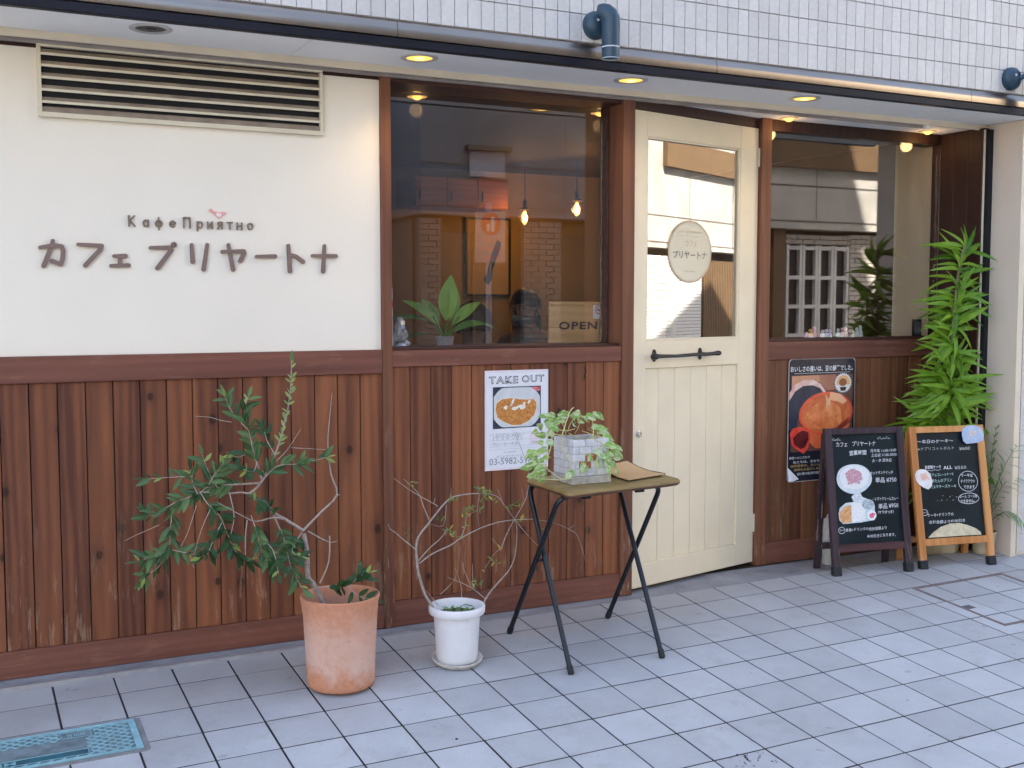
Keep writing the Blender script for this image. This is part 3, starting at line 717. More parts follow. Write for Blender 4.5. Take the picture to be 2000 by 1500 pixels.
def post(x0, x1, y0, y1, z0, z1, mat=None):
    me = G().box(0, x1-x0, y0, y1, 0, z1-z0)
    return part('post', me, mat or M['post'], cafe, (x0, 0, z0), bevel=.0018)
post(-.3525, -.3115, -.014, .17, .001, 2.20)
post(.7575, .818, -.014, .17, .001, 2.20)
# middle bay
PPM = .0905
pm = G().box(-.0435, .0435, 0, .012, 0, .945).mesh('plank', M['plank'], 0)
x = .672 - PPM/2
for k in range(10):
    o = link('plank', pm, cafe, (x, rnd.uniform(-.0008, .0008), .1052)); bev(o, .0016, 1); x -= PPM
pn = G().box(-.0412, .0412, 0, .012, 0, .945).mesh('plank', M['plank'], 0)
bev(link('plank', pn, cafe, (.7145, 0, .1052)), .0016, 1)
bev(link('plank', G().box(-.0375, .0375, 0, .012, 0, .945).mesh('plank', M['plank'], 0), cafe, (-.272, 0, .1052)), .0016, 1)
part('rail', G().box(-.311, .757, -.010, .10, 1.0505, 1.1150), M['rail'], cafe, bevel=.0015)
part('skirting_board', G().box(-.311, .757, -.008, .10, .001, .1045), M['rail'], cafe, bevel=.0015)
part('head_rail', G().box(-.311, .757, .0, .17, 2.166, 2.20), M['darkrail'], cafe, bevel=.0015)
w = part('window_frame', G().box(-.311, .757, .012, .165, 1.1155, 1.1275).box(-.311, -.300, .10, .165, 1.128, 2.1655).box(.749, .757, .10, .165, 1.128, 2.1655), M['darkrail'], cafe, bevel=.0015)
part('pane', G().box(-.2995, .7485, .148, .153, 1.1278, 2.1655), M['glass'], w, smooth=0)
part('hook', G().tube([(.572,-.004,1.03),(.572,-.012,1.02),(.577,-.012,1.008),(.568,-.012,.998),(.573,-.010,.988),(.572,-.002,.975)], .0022, 6), M['iron'], cafe)

# angled door
DR = math.atan2(.2, .87)
dm = G()
dm.box(.002, .089, 0, .038, .018, 2.150); dm.box(.735, .868, 0, .038, .018, 2.150)
dm.box(.0892, .7348, .0005, .038, 2.040, 2.150); dm.box(.0892, .7348, .0005, .038, 1.010, 1.136); dm.box(.0892, .7348, .0005, .038, .018, .125)
door = part('door', dm, M['cream'], cafe, (.825, .012, 0), (0, 0, DR), bevel=.002)
us = [.0895, .183, .2945, .405, .5145, .6265, .7345]
for i in range(6):
    part('plank', G().box(us[i]+.0008, us[i+1]-.0008, .010, .026, .1255, 1.0095), M['cream'], door, bevel=.0022)
part('pane', G().box(.0905, .7335, .016, .021, 1.137, 2.039), M['doorglass'], door, smooth=0)
g = G()
for (x0, x1, z0, z1) in ((.0895,.0985,1.1365,2.0395),(.7265,.7345,1.1365,2.0395),(.099,.726,1.1365,1.144),(.099,.726,2.032,2.0395)):
    g.box(x0, x1, .003, .0155, z0, z1)
part('glazing_bead', g, M['cream'], door, bevel=.0015)
g = G()
g.tube([(.118,-.036,1.0655),(.16,-.037,1.066),(.25,-.038,1.064),(.36,-.037,1.067),(.45,-.038,1.0665),(.50,-.038,1.068),(.525,-.038,1.069),(.545,-.037,1.0695),(.556,-.037,1.0695)], [.0085,.0085,.0072,.008,.0085,.0085,.0105,.0125,.009], 10)
g.lathe([(.0001,0),(.013,.001),(.014,.01),(.014,.026),(.012,.03),(.0001,.031)], 14, mtx=Matrix.Translation((.094,-.037,1.0650)) @ Matrix.Rotation(PI/2, 4, 'Y'))
for u in (.141, .452):
    g.prism(ell((u, 1.068), .0125, .028, 18), -.005, 0.0)
    g.tube([(u, -.004, 1.067), (u, -.038, 1.067)], .009, 8)
    for dz in (-.019, .019): g.lathe([(.0045,0),(.004,.0025),(.0001,.003)], 8, mtx=Matrix.Translation((u,-.005,1.068+dz)) @ Matrix.Rotation(PI/2, 4, 'X'))
part('handle', g, M['iron'], door)
g = G()
rx = Matrix.Translation((.046, 0, .720)) @ Matrix.Rotation(PI/2, 4, 'X')
g.lathe([(.017,0),(.017,.003),(.014,.005),(.0125,.005),(.0125,.014),(.011,.016),(.0001,.016)], 20, mtx=rx)
g.box(.0445, .0475, -.022, -.0155, .711, .729)
part('lock', g, M['chrome'], door)
for z in (2.01, .215):
    g = G().box(.858, .8665, -.0035, -.0005, z-.045, z+.045).box(.873, .8815, -.0035, -.0005, z-.045, z+.045)
    for k in range(5): g.lathe([(.0048, -.0085), (.0048, .0085)], 10, (.8698, -.004, z-.036+k*.018), True, True)
    part('hinge', g, M['cream_metal'], door)
hd = G().box(-.006, .875, .004, .12, 2.1535, 2.1995)
part('head_rail', hd, M['darkrail'], cafe, (.825, .012, 0), (0, 0, DR))

# right bay, set back
RY = .2
post(1.674, 1.736, RY-.014, RY+.12, .001, 2.1995)
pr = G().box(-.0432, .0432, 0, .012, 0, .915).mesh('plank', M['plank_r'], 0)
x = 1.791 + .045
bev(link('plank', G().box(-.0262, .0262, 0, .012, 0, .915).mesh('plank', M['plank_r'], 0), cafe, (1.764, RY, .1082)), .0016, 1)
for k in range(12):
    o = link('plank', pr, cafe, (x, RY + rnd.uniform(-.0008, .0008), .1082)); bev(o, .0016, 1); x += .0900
part('boarding_back', G().box(1.737, 2.9, RY+.0135, RY+.1, .09, 1.03), M['black'], cafe)
part('rail', G().box(1.7365, 2.884, RY-.010, RY+.10, 1.0240, 1.1130), M['rail'], cafe, bevel=.0015)
part('skirting_board', G().box(1.7365, 2.884, RY-.008, RY+.10, .001, .1075), M['rail'], cafe, bevel=.0015)
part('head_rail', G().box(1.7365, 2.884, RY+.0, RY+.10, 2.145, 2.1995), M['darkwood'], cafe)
w = part('window_frame', G().box(1.7365, 2.884, RY+.005, RY+.095, 1.1135, 1.1285).box(1.7365, 1.742, RY+.004, RY+.05, 1.129, 2.1445).box(2.877, 2.884, RY+.004, RY+.05, 1.129, 2.1445), M['darkrail'], cafe, bevel=.0015)
part('pane', G().box(1.7425, 2.8765, RY+.012, RY+.017, 1.1288, 2.1445), M['rightglass'], w, smooth=0)
# dark timber return wall, slot and pillar
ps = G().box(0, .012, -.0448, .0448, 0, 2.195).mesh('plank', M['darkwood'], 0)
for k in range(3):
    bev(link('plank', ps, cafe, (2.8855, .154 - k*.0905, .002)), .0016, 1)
part('return_wall', G().box(2.8985, 2.935, -.068, .21, .001, 2.2), M['black'], cafe)
part('slot_edge', G().box(2.893, 2.9005, -.080, -.0705, .0, 2.19), M['trim'], cafe, bevel=.001)
part('shutter_slot', G().box(2.905, 2.9345, -.098, -.0685, .001, 2.19), M['black'], cafe)
part('pillar', G().box(2.936, 3.35, -.268, .6, -.02, 2.2145), M['pillar'], cafe)
part('pillar_corner', G().box(2.9345, 2.974, -.2765, -.2685, -.0, 2.2155), M['trim'], cafe, bevel=.002)
g = G()
for c in range(0, 40):
    for r in range(0, 21):
        x = 2.981 + (c + .5)*.105; z = .02 + (r + .5)*.1053
        g.box(x-.0505, x+.0505, -.2745, -.2665, z-.0505, z+.0505)
o = part('pillar_tiles', g, M['walltile'], cafe, smooth=0); o['kind'] = 'stuff'
part('ground_floor_wall', G().box(2.978, XE, -.2668, 14, -.3, 2.2615), M['grout'], cafe)
part('side_wall', G().box(-8, -7.9, .12, 14, -.3, 2.26), M['grout'], cafe)

# louvre vent
lv = thing('louvre_vent', 'long cream louvred vent high on the white wall', 'vent', (-1.085, 0, 2.058))
def rel(g, l): return g.move(Matrix.Translation((-l[0], -l[1], -l[2])))
L0 = (-1.085, 0, 2.058)
g = G().box(-1.585, -.585, -.018, .002, 2.1725, 2.184).box(-1.585, -.585, -.018, .002, 1.9375, 1.9535).box(-1.585, -1.572, -.018, .002, 1.954, 2.172).box(-.5965, -.585, -.018, .002, 1.954, 2.172)
part('frame', rel(g, L0), M['cream_metal'], lv, bevel=.0015)
part('duct', rel(G().box(-1.5715, -.597, -.0005, .0025, 1.954, 2.172), L0), M['black'], lv)
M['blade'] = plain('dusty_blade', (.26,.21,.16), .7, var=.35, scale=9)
for z in (2.149, 2.110, 2.070, 2.0285, 1.988):
    s = part('slat', rel(G().box(-1.5718, -.5967, -.0165, -.0125, z-.0045, z+.0045), L0), M['cream_metal'], lv, bevel=.001)
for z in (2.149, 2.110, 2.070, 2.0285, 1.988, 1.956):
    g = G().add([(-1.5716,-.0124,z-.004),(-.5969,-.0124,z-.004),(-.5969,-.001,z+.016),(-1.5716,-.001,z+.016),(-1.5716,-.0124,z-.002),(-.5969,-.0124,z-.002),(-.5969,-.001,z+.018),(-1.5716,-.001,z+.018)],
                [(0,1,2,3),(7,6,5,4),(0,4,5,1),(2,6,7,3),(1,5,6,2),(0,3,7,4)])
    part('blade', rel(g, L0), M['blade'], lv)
# ------------------------------------------------------------------ interior behind the glass
M['ochre'] = plain('ochre_wall', (.37,.235,.07), .8, var=.06, scale=3)
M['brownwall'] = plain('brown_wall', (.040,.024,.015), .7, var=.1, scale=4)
M['beigewall'] = plain('beige_wall', (.78,.68,.48), .8, var=.05, scale=3)
M['cabinet'] = wood('cabinet_wood', (.22,.065,.018), (.40,.135,.035), 'x', .2)
M['ledge'] = plain('dark_ledge', (.06,.035,.025), .5, var=.15, scale=8)
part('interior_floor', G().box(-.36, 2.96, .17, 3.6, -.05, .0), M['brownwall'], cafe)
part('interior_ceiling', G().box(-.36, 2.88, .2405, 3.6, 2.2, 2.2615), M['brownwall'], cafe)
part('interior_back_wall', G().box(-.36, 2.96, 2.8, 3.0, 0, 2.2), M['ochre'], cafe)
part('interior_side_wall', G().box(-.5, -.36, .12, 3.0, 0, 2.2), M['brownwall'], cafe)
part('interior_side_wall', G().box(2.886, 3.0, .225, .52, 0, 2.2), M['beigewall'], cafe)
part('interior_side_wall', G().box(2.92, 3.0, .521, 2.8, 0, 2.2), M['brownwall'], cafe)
part('window_ledge', G().box(-.30, .757, .1655, .36, 1.06, 1.120), M['ledge'], cafe)
part('window_ledge', G().box(1.74, 2.885, RY+.0185, .50, 1.06, 1.1215), M['ledge'], cafe)
cab = thing('wall_cabinet', 'reddish wooden wall cabinet above the ochre wall inside the left window', 'cabinet', (1.2, 2.62, 2.02))
part('body', G().box(-.42, .24, -.14, .17, -.10, .09), M['cabinet'], cab, bevel=.003)
for k in range(3):
    d = part('door', G().box(-.415+k*.218, -.202+k*.218, -.155, -.1405, -.095, .085), M['cabinet'], cab, bevel=.002)
    part('handle', G().box(-.39+k*.218, -.385+k*.218, -.166, -.1555, -.06, .0), M['iron'], d)
M['frameblack'] = plain('black_frame', (.012,.011,.012), .5)
M['cardbuff'] = plain('buff_paper', (.50,.33,.14), .8, var=.04)
pic = thing('framed_picture', 'black framed picture of a dark brush stroke on buff paper inside the cafe', 'picture', (1.44, 2.79, 1.62))
g = G()
for b in ((-.17,.17,-.265,-.253),(-.17,.17,.253,.265),(-.17,-.158,-.2525,.2525),(.158,.17,-.2525,.2525)): g.box(b[0], b[1], -.02, 0, b[2], b[3])
part('frame', g, M['frameblack'], pic)
part('sheet', G().box(-.1575, .1575, -.006, 0, -.2525, .2525), M['cardbuff'], pic)
part('brush_stroke', G().flat([(.07,.12),(.10,.10),(.095,.06),(.06,-.02),(.035,-.09),(.03,-.15),(.005,-.185),(-.02,-.18),(-.03,-.15),(-.008,-.11),(.005,-.06),(.03,.03)], -.0075), M['frameblack'], pic)
tb = thing('cafe_table', 'dark cafe table between the two people indoors', 'table', (.90, 1.45, 0))
part('tabletop', G().box(-.32, .42, -.30, .38, .715, .745), M['ledge'], tb, bevel=.004)
part('leg', G().lathe([(.22,0),(.22,.015),(.03,.03),(.03,.714)], 16, (.05,.04,0), True, True), M['iron'], tb)

# people at the table
M['skin'] = plain('skin', (.30,.17,.12), .55, var=.05)
M['hair'] = plain('black_hair', (.010,.008,.009), .45, var=.3, scale=60)
M['navy'] = plain('navy_cloth', (.013,.028,.055), .85, var=.15)
M['greycloth'] = plain('grey_cloth', (.26,.235,.21), .9, var=.1)
M['mask'] = plain('grey_mask', (.22,.22,.24), .8)
def skin_obj(name, verts, edges, radii, mat, parent, loc, rotz, root=0):
    me = bpy.data.meshes.new(name); me.from_pydata(verts, edges, [])
    me.materials.append(mat)
    o = link(name, me, parent, loc, (0, 0, rotz))
    mo = o.modifiers.new('skin', 'SKIN'); mo.use_smooth_shade = True
    ly = me.skin_vertices[0].data
    for i, r in enumerate(radii):
        ly[i].radius = (r, r) if not isinstance(r, tuple) else r
    ly[root].use_root = True
    sb = o.modifiers.new('subsurf', 'SUBSURF'); sb.levels = 2; sb.render_levels = 2
    return o
def person(loc, rotz, label, top, long_hair, masked):
    t = thing('person', label, 'person', loc, (0, 0, rotz))       # faces +Y, seat at z=.45
    V = []; E_ = []; R_ = []
    def ch(start, pts):
        last = start
        for (p, r) in pts:
            V.append(p); R_.append(r)
            if last is not None: E_.append((last, len(V)-1))
            last = len(V)-1
        return last
    pel = ch(None, [((0,0,.50), .13)])
    chest = ch(pel, [((0,.0,.70), .125), ((0,.01,.92), (.15,.11)), ((0,.015,1.02), (.13,.09))])
    hd = ch(chest, [((0,.035,1.07), .052), ((0,.055,1.11), .062), ((0,.07,1.15), (.075,.085)), ((0,.07,1.22), (.078,.09)), ((0,.065,1.27), .05)])
    for s in (-1, 1):
        hand = ch(chest, [((s*.15,.01,1.0), .055), ((s*.20,.03,.87), .045), ((s*.22,.08,.73), .040), ((s*.19,.20,.735), .034), ((s*.13,.31,.765), .025), ((s*.10,.36,.768), .026)])
        for k in range(4):
            ch(hand, [((s*(.125-.018*k), .40+.006*(k in (1,2)), .772), .009), ((s*(.12-.018*k), .43+.008*(k in (1,2)), .765), .008)])
        ch(hand, [((s*.065,.355,.775), .009), ((s*.045,.375,.77), .008)])
        ch(pel, [((s*.10,.06,.50), .095), ((s*.11,.40,.50), .065), ((s*.11,.42,.30), .05), ((s*.11,.40,.08), .036), ((s*.11,.52,.04), .035)])
    body = skin_obj('body', V, E_, R_, M['skin'], t, (0,0,0), 0)
    # clothing
    V, E_, R_ = [], [], []
    pel = ch(None, [((0,0,.52), .145)])
    chest = ch(pel, [((0,.0,.70), .142), ((0,.01,.92), (.172,.128)), ((0,.015,1.025), (.145,.105)), ((0,.022,1.065), .066)])
    for s in (-1, 1):
        ch(2, [((s*.15,.01,.995), .072), ((s*.20,.03,.87), .060), ((s*.22,.08,.73), .052), ((s*.19,.20,.735), .044), ((s*.14,.29,.76), .035)])
    skin_obj('shirt', V, E_, R_, top, t, (0,0,0), 0)
    # hair
    g = G(); n = 20; rows = 9
    vs = []
    for j in range(rows+1):
        ph = (PI*.62 if not long_hair else PI*.66)*j/rows
        for i in range(n):
            a = 2*PI*i/n
            front = max(0, math.sin(a))
            p = min(ph, PI*.62 - front*.55)
            r = .098*math.sin(p); zz = 1.205 + .112*math.cos(p)
            x, y = r*math.cos(a), .055 + 1.08*r*math.sin(a)
            if j == rows and long_hair and math.sin(a) < .2: zz -= .14; y -= .015
            vs.append((x, y, zz + .004*math.sin(7*a+j)))
    fs = [(j*n+i, j*n+(i+1)%n, (j+1)*n+(i+1)%n, (j+1)*n+i) for j in range(rows) for i in range(n)]
    g.add(vs, fs)
    part('hair', g, M['hair'], t, smooth=80)
    g = G().lathe([(.0001,-.02),(.010,-.012),(.013,0),(.008,.02),(.0001,.026)], 8, (0,.158,1.165))
    part('nose', g, M['skin'], t, smooth=80)
    g = G()
    for s in (-1, 1): g.lathe([(.0001,-.006),(.010,-.004),(.012,0),(.010,.004),(.0001,.006)], 8, (s*.032,.140,1.195))
    part('eyes', g, M['hair'], t, smooth=80)
    g = G()
    for s in (-1, 1): g.lathe([(.0001,-.03),(.012,-.02),(.016,0),(.012,.02),(.0001,.028)], 8, (s*.086,.06,1.175))
    part('ears', g, M['skin'], t, smooth=80)
    if masked:
        g = G().lathe([(.0001,-.052),(.045,-.044),(.062,-.01),(.052,.016),(.0001,.02)], 16, (0,.118,1.135))
        part('face_mask', g, M['mask'], t, smooth=80)
    else:
        part('mouth', G().box(-.02,.02,.145,.150,1.122,1.128), plain('lips', (.35,.12,.10), .5), t)
    return t
person((.50, 1.02, 0), -.75, 'seated person with short black hair in a navy top behind the window plant', M['navy'], False, False)
person((1.28, 1.86, .08), 2.2, 'seated person with long black hair in a grey top beside the picture', M['greycloth'], True, True)
ch_ = thing('chair', 'blue padded chair back behind the person in grey', 'chair', (1.46, 1.86, 0), (0,0,2.2))
M['bluepad'] = plain('blue_upholstery', (.015,.07,.14), .8)
part('backrest', G().box(-.17,.17,-.26,-.22,.75,1.24), M['bluepad'], ch_, bevel=.04)
part('seat', G().box(-.2,.2,-.2,.2,.42,.46), M['bluepad'], ch_, bevel=.01)
for sx in (-.17,.17):
    for sy in (-.17,.17): part('leg', G().box(sx-.014,sx+.014,sy-.014,sy+.014,0,.42), M['iron'], ch_)
part('back_post', G().box(-.15,-.12,-.25,-.225,.45,.76).box(.12,.15,-.25,-.225,.45,.76), M['iron'], ch_)

# pendant bulbs
M['cord'] = plain('black_cord', (.01,.01,.012), .6)
M['filament'] = glow('filament', (1.0,.50,.12), 3.0)
M['bulb'] = glass('bulb_glass', 1.6, (1,.86,.6))
def lamp(name, loc, power, col, r=.03, spot=None):
    d = bpy.data.lights.new(name, 'SPOT' if spot else 'POINT'); d.energy = power; d.color = col; d.shadow_soft_size = r
    if spot: d.spot_size = spot; d.spot_blend = .8
    o = bpy.data.objects.new(name, d); COL.objects.link(o); o.location = loc
    return o
for (p, lab) in (((1.50,2.35,1.878), 'lit filament bulb hanging on the left, in front of the ochre wall'), ((1.70,2.02,1.915), 'lit filament bulb hanging on the right, further into the room')):
    t = thing('pendant_bulb', lab, 'pendant lamp', p, group='pendant bulbs inside the cafe')
    part('cord', G().tube([(0,0,.07),(0,0,2.2-p[2])], .003, 6), M['cord'], t)
    part('socket', G().lathe([(.006,.10),(.012,.09),(.013,.05),(.020,.046),(.036,.034),(.034,.032),(.012,.036)], 16), M['cord'], t)
    part('bulb', G().lathe([(.0001,-.062),(.010,-.060),(.022,-.045),(.0265,-.022),(.022,.008),(.013,.032)], 16), M['bulb'], t)
    g = G()
    for k in range(5):
        q = 2*PI*k/5
        g.tube([(.006*math.cos(q),.006*math.sin(q),.02),(.011*math.cos(q+.4),.011*math.sin(q+.4),-.042)], .0022, 5)
    part('filament', g, M['filament'], t)
    l = lamp('bulb_light', (0,0,-.02), .46, (1,.55,.20), .03); l.parent = t

# ------------------------------------------------------------------ downlights
M['ring'] = plain('downlight_ring', (.50,.49,.47), .4, var=.06)
M['lit'] = glow('lit_reflector', (1.0,.56,.10), .16)
M['lamp'] = glow('lit_lamp', (1.0,.60,.16), .34)
M['lamp2'] = glow('lit_bulb', (1.0,.50,.11), .26)
M['unlit'] = plain('dark_reflector', (.045,.045,.047), .35, var=.1)
def downlight(loc, R, label, lit, group, power=0):
    t = thing('downlight', label, 'downlight', loc, group=group)
    part('ring', G().lathe([(R*.70,.001),(R*.72,-.004),(R*.86,-.006),(R,-.003),(R,.001)], 32), M['ring'], t)
    part('reflector', G().lathe([(R*.71,.0005),(R*.66,-.0015),(R*.45,-.0022),(R*.30,-.0026)], 32), M['lit' if lit else 'unlit'], t)
    part('lamp', G().lathe([(R*.30,-.0024),(R*.26,-.006),(.0001,-.008)], 20), M['lamp' if lit else 'unlit'], t)
    if power:
        l = lamp('downlight_beam', (0,0,-.03), power, (1,.66,.30), .04, math.radians(130)); l.parent = t
gl = 'round downlights in the soffit'
downlight((-1.247,-.250,2.2155), .070, 'unlit round downlight in the soffit above the louvre vent', False, gl)
downlight((-.28,-.235,2.2155), .070, 'lit round downlight in the soffit above the left edge of the big window', True, gl, .6)
downlight((.651,-.235,2.2155), .070, 'lit round downlight in the soffit above the left edge of the door', True, gl, .6)
downlight((1.568,-.235,2.2155), .070, 'lit round downlight in the soffit above the hinge side of the door', True, gl, .6)
def small_light(loc, label, power=.035):
    t = thing('recessed_lamp', label, 'downlight', loc, group='small recessed lamps with bare bulbs')
    part('ring', G().lathe([(.026,.001),(.028,-.003),(.044,-.004),(.046,.001)], 24), M['trim'], t)
    part('bulb', G().lathe([(.022,0),(.021,-.006),(.016,-.012),(.008,-.016),(.0001,-.017)], 18), M['lamp2'], t)
    l = lamp('recessed_light', (0,0,-.06), power, (1,.60,.24), .03); l.parent = t
small_light((1.80,.142,2.1995), 'small lit recessed lamp over the hinge post of the door')
small_light((2.725,.142,2.1995), 'small lit recessed lamp in the dark corner above the tall plant')
small_light((-.03,.41,2.1995), 'small lit recessed lamp seen through the top left of the big window')
small_light((.90,.42,2.1995), 'small lit recessed lamp seen through the top right of the big window')

# ------------------------------------------------------------------ wall spotlights
M['bluepaint'] = plain('blue_grey_paint', (.018,.050,.078), .42, var=.12, scale=30)
M['lens'] = plain('pale_ring', (.55,.6,.62), .3)
def wall_spot(x, label, head):
    t = thing('wall_spotlight', label, 'spotlight', (x, -.3715, 2.375), group='blue wall spotlights under the tiles')
    part('base', G().lathe([(.054,0),(.054,.014),(.050,.028),(.038,.040),(.018,.047),(.0001,.048)], 28, mtx=Matrix.Rotation(PI/2, 4, 'X')), M['bluepaint'], t)
    part('screw', G().lathe([(.006,0),(.005,.003),(.0001,.0035)], 10, mtx=Matrix.Translation((-.010,-.046,.012)) @ Matrix.Rotation(PI/2, 4, 'X')), M['lens'], t)
    hx, hy = head
    part('arm', G().tube([(.010,-.032,-.006),(hx*.55,hy*.75,.014),(hx*.8,hy*.98,.018)], .012, 12), M['bluepaint'], t)
    h = part('head', G().tube([(hx-.034,hy+.03,.040),(hx-.026,hy+.020,.039),(hx-.016,hy+.010,.034),(hx-.008,hy+.004,.024),(hx-.002,hy,.010),(hx,hy,-.008),(hx,hy,-.03),(hx,hy,-.137)], [.027,.031,.034,.0358,.0362,.0358,.035,.034], 22), M['bluepaint'], t)
    part('lens_ring', G().lathe([(.0345,-.100),(.0355,-.099),(.0355,-.096),(.0345,-.095)], 28, (hx,hy,0)).lathe([(.034,-.138),(.035,-.140),(.031,-.141),(.029,-.136)], 28, (hx,hy,0)), M['lens'], t)
wall_spot(.395, 'blue grey wall spotlight above the big window, head turned down', (.020, -.088))
wall_spot(2.708, 'blue grey wall spotlight at the right end above the pillar', (.085, -.075))

# ------------------------------------------------------------------ the cafe's lettering on the wall
M['letter'] = plain('brown_letter', (.20,.135,.11), .6, var=.08, scale=40)
M['letter2'] = plain('olive_brown_letter', (.22,.16,.115), .6, var=.1, scale=40)
sg = thing('wall_sign', 'brown raised katakana letters spelling the cafe name on the white wall', 'sign', (-1.06, .003, 1.43))
def stroke(g, pts, w, y0, y1):
    # rounded brush bar along a polyline, as one solid per segment plus round ends
    n = len(pts)
    for i in range(n-1):
        a, b = Vector((pts[i][0], 0, pts[i][1])), Vector((pts[i+1][0], 0, pts[i+1][1]))
        d = (b-a).normalized(); p = Vector((-d.z, 0, d.x))
        yo = y0 + .0003*i
        wa, wb = w*(.82 if i == 0 else 1), w*(1.08 if i == n-2 else 1)
        g.add([(q.x, yy, q.z) for yy in (yo, y1 + .0001*i) for q in (a-p*wa, b-p*wb, b+p*wb, a+p*wa)], [(0,1,2,3),(7,6,5,4),(0,4,5,1),(1,5,6,2),(2,6,7,3),(3,7,4,0)])
    for i, p in enumerate(pts):
        r = w*(.82 if i == 0 else 1.08 if i == n-1 else 1)
        g.prism(ell(p, r, r, 14), y0 + .00015 + .0003*i, y1 - .0001*(i+1))
off = (-1.06, 1.43)
for key in ('ka','fu','e','pu','ri','ya','bar','to','na'):
    g = G(); last = None; lay = 0
    for it in KANA[key]:
        if it == 'ring': last = 'ring'; continue
        if last == 'ring':
            c = (it[0]-off[0], it[1]-off[1]); o1 = ell(c, .0105, .0105, 18); i1 = ell(c, .0045, .0045, 18)
            vs = [(p[0], y, p[1]) for y in (-.0125, 0) for p in o1] + [(p[0], y, p[1]) for y in (-.0125, 0) for p in i1]
            fs = []
            for i in range(18):
                j = (i+1) % 18
                fs += [(i, j, 36+j, 36+i), (18+j, 18+i, 54+i, 54+j), (j, i, 18+i, 18+j), (36+i, 36+j, 54+j, 54+i)]
            g.add(vs, fs); last = None; continue
        stroke(g, [(p[0]-off[0], p[1]-off[1]) for p in it], .0074, -.012 + .0016*lay, -.0002*lay); lay += 1
    part('letter', g, M['letter'], sg, smooth=30)
s2 = thing('wall_sign_small', 'small raised Cyrillic letters above the katakana letters', 'sign', (-1.073, .003, 1.594))
def arc(cx, cy, rx, ry, a0, a1, n=12): return [(cx + rx*math.cos(math.radians(a0+(a1-a0)*k/n)), cy + ry*math.sin(math.radians(a0+(a1-a0)*k/n))) for k in range(n+1)]
CY = [(-1.297,[[(0,0),(0,1)],[(0,.45),(.52,1)],[(.12,.55),(.56,0)]]), (-1.249,[arc(.26,.33,.22,.30,0,360,16),[(.50,.66),(.50,0)]]), (-1.206,[arc(.32,.33,.30,.30,0,360,16),[(.32,.92),(.32,-.25)]]), (-1.157,[[(.05,.34),(.54,.34)],arc(.30,.33,.26,.30,0,320,14)]),
      (-1.107,[[(0,0),(0,1),(.60,1),(.60,0)]]), (-1.060,[[(.03,.66),(.03,-.25)],arc(.29,.33,.24,.30,0,360,16)]), (-1.022,[[(0,.66),(0,0),(.46,.66),(.46,0)]]), (-.986,[[(.46,0),(.46,.66),(.18,.66),(.06,.58),(.06,.42),(.18,.34),(.46,.34)],[(.22,.33),(.02,0)]]),
      (-.951,[[(0,.66),(.52,.66)],[(.26,.65),(.26,0)]]), (-.914,[[(0,.66),(0,0)],[(.46,.66),(.46,0)],[(0,.33),(.46,.33)]]), (-.876,[arc(.27,.33,.25,.31,0,360,16)])]
for x, pls in CY:
    g = G(); k_ = .0365
    for n_, pts in enumerate(pls):
        stroke(g, [(x + 1.073 + px*k_, -.0185 + pz*k_) for px, pz in pts], .0026, -.0095 + .0012*n_, -.0002*n_)
    part('letter', g, M['letter2'], s2, smooth=30)
bd = thing('bird_plaque', 'small pink and white bird plaque perched over the Cyrillic letters', 'plaque', (-.985, .003, 1.630))
part('body', G().prism([(-.030,.017),(-.022,.018),(-.014,.010),(0,.006),(.020,.008),(.034,.004),(.026,-.002),(.014,-.008),(.004,-.018),(-.004,-.008),(-.018,.002),(-.028,.008)], -.006, 0), plain('pink_paint', (.78,.36,.33), .5), bd, bevel=.001)
part('breast', G().prism(ell((.004,-.003), .009, .0075, 14), -.0075, -.006), plain('pale_pink', (.85,.75,.74), .5), bd)
part('eye', G().prism(ell((.006,.0), .0022, .0022, 8), -.0082, -.0075), plain('pink_dot', (.70,.2,.22), .5), bd)
# ------------------------------------------------------------------ window display
M['oakply'] = wood('pale_board', (.52,.30,.115), (.72,.48,.22), 'x', .1, rough=.6)
M['inkdark'] = ink('dark_ink', (.035,.03,.05))
M['white'] = plain('white_print', (.78,.79,.80), .5, var=.02)
M['red'] = ink('red_ink', (.55,.05,.06))
op = thing('open_sign', 'pale wooden board reading OPEN in the corner of the big window', 'sign', (.641, .178, 1.124), (math.radians(4), 0, 0))
part('board', G().box(-.146,.146,0,.012,0,.0695), M['oakply'], op, bevel=.002)
part('board', G().box(-.146,.146,.0003,.0123,.0705,.186), M['oakply'], op, bevel=.002)
part('batten', G().box(-.140,.134,-.006,-.0002,.172,.183), M['oakply'], op, bevel=.001)
lettering('OPEN', -.098, .100, .080, -.0008, M['inkdark'], op, bold=.025, space=1.12, height=.036)
ns = thing('no_smoking_sticker', 'small white no smoking sticker on the OPEN board', 'sticker', (.744, .164, 1.268))
part('paper', G().box(-.028,.028,0,.0012,-.034,.034), M['white'], ns)
g = G()
o1, i1 = ell((0,.006), .019, .019, 28), ell((0,.006), .0155, .0155, 28)
g.add([(p[0], -.0008, p[1]) for p in o1+i1], [(i, (i+1)%28, 28+(i+1)%28, 28+i) for i in range(28)])
g.flat([(-.0135,.0175),(-.0115,.0195),(.0135,-.0055),(.0115,-.0075)], -.001)
part('ring', g, M['red'], ns, smooth=0, fix=False)
part('cigarette', G().flat([(-.011,.003),(.011,.003),(.011,.0075),(-.011,.0075)], -.0006), M['inkdark'], ns, smooth=0)

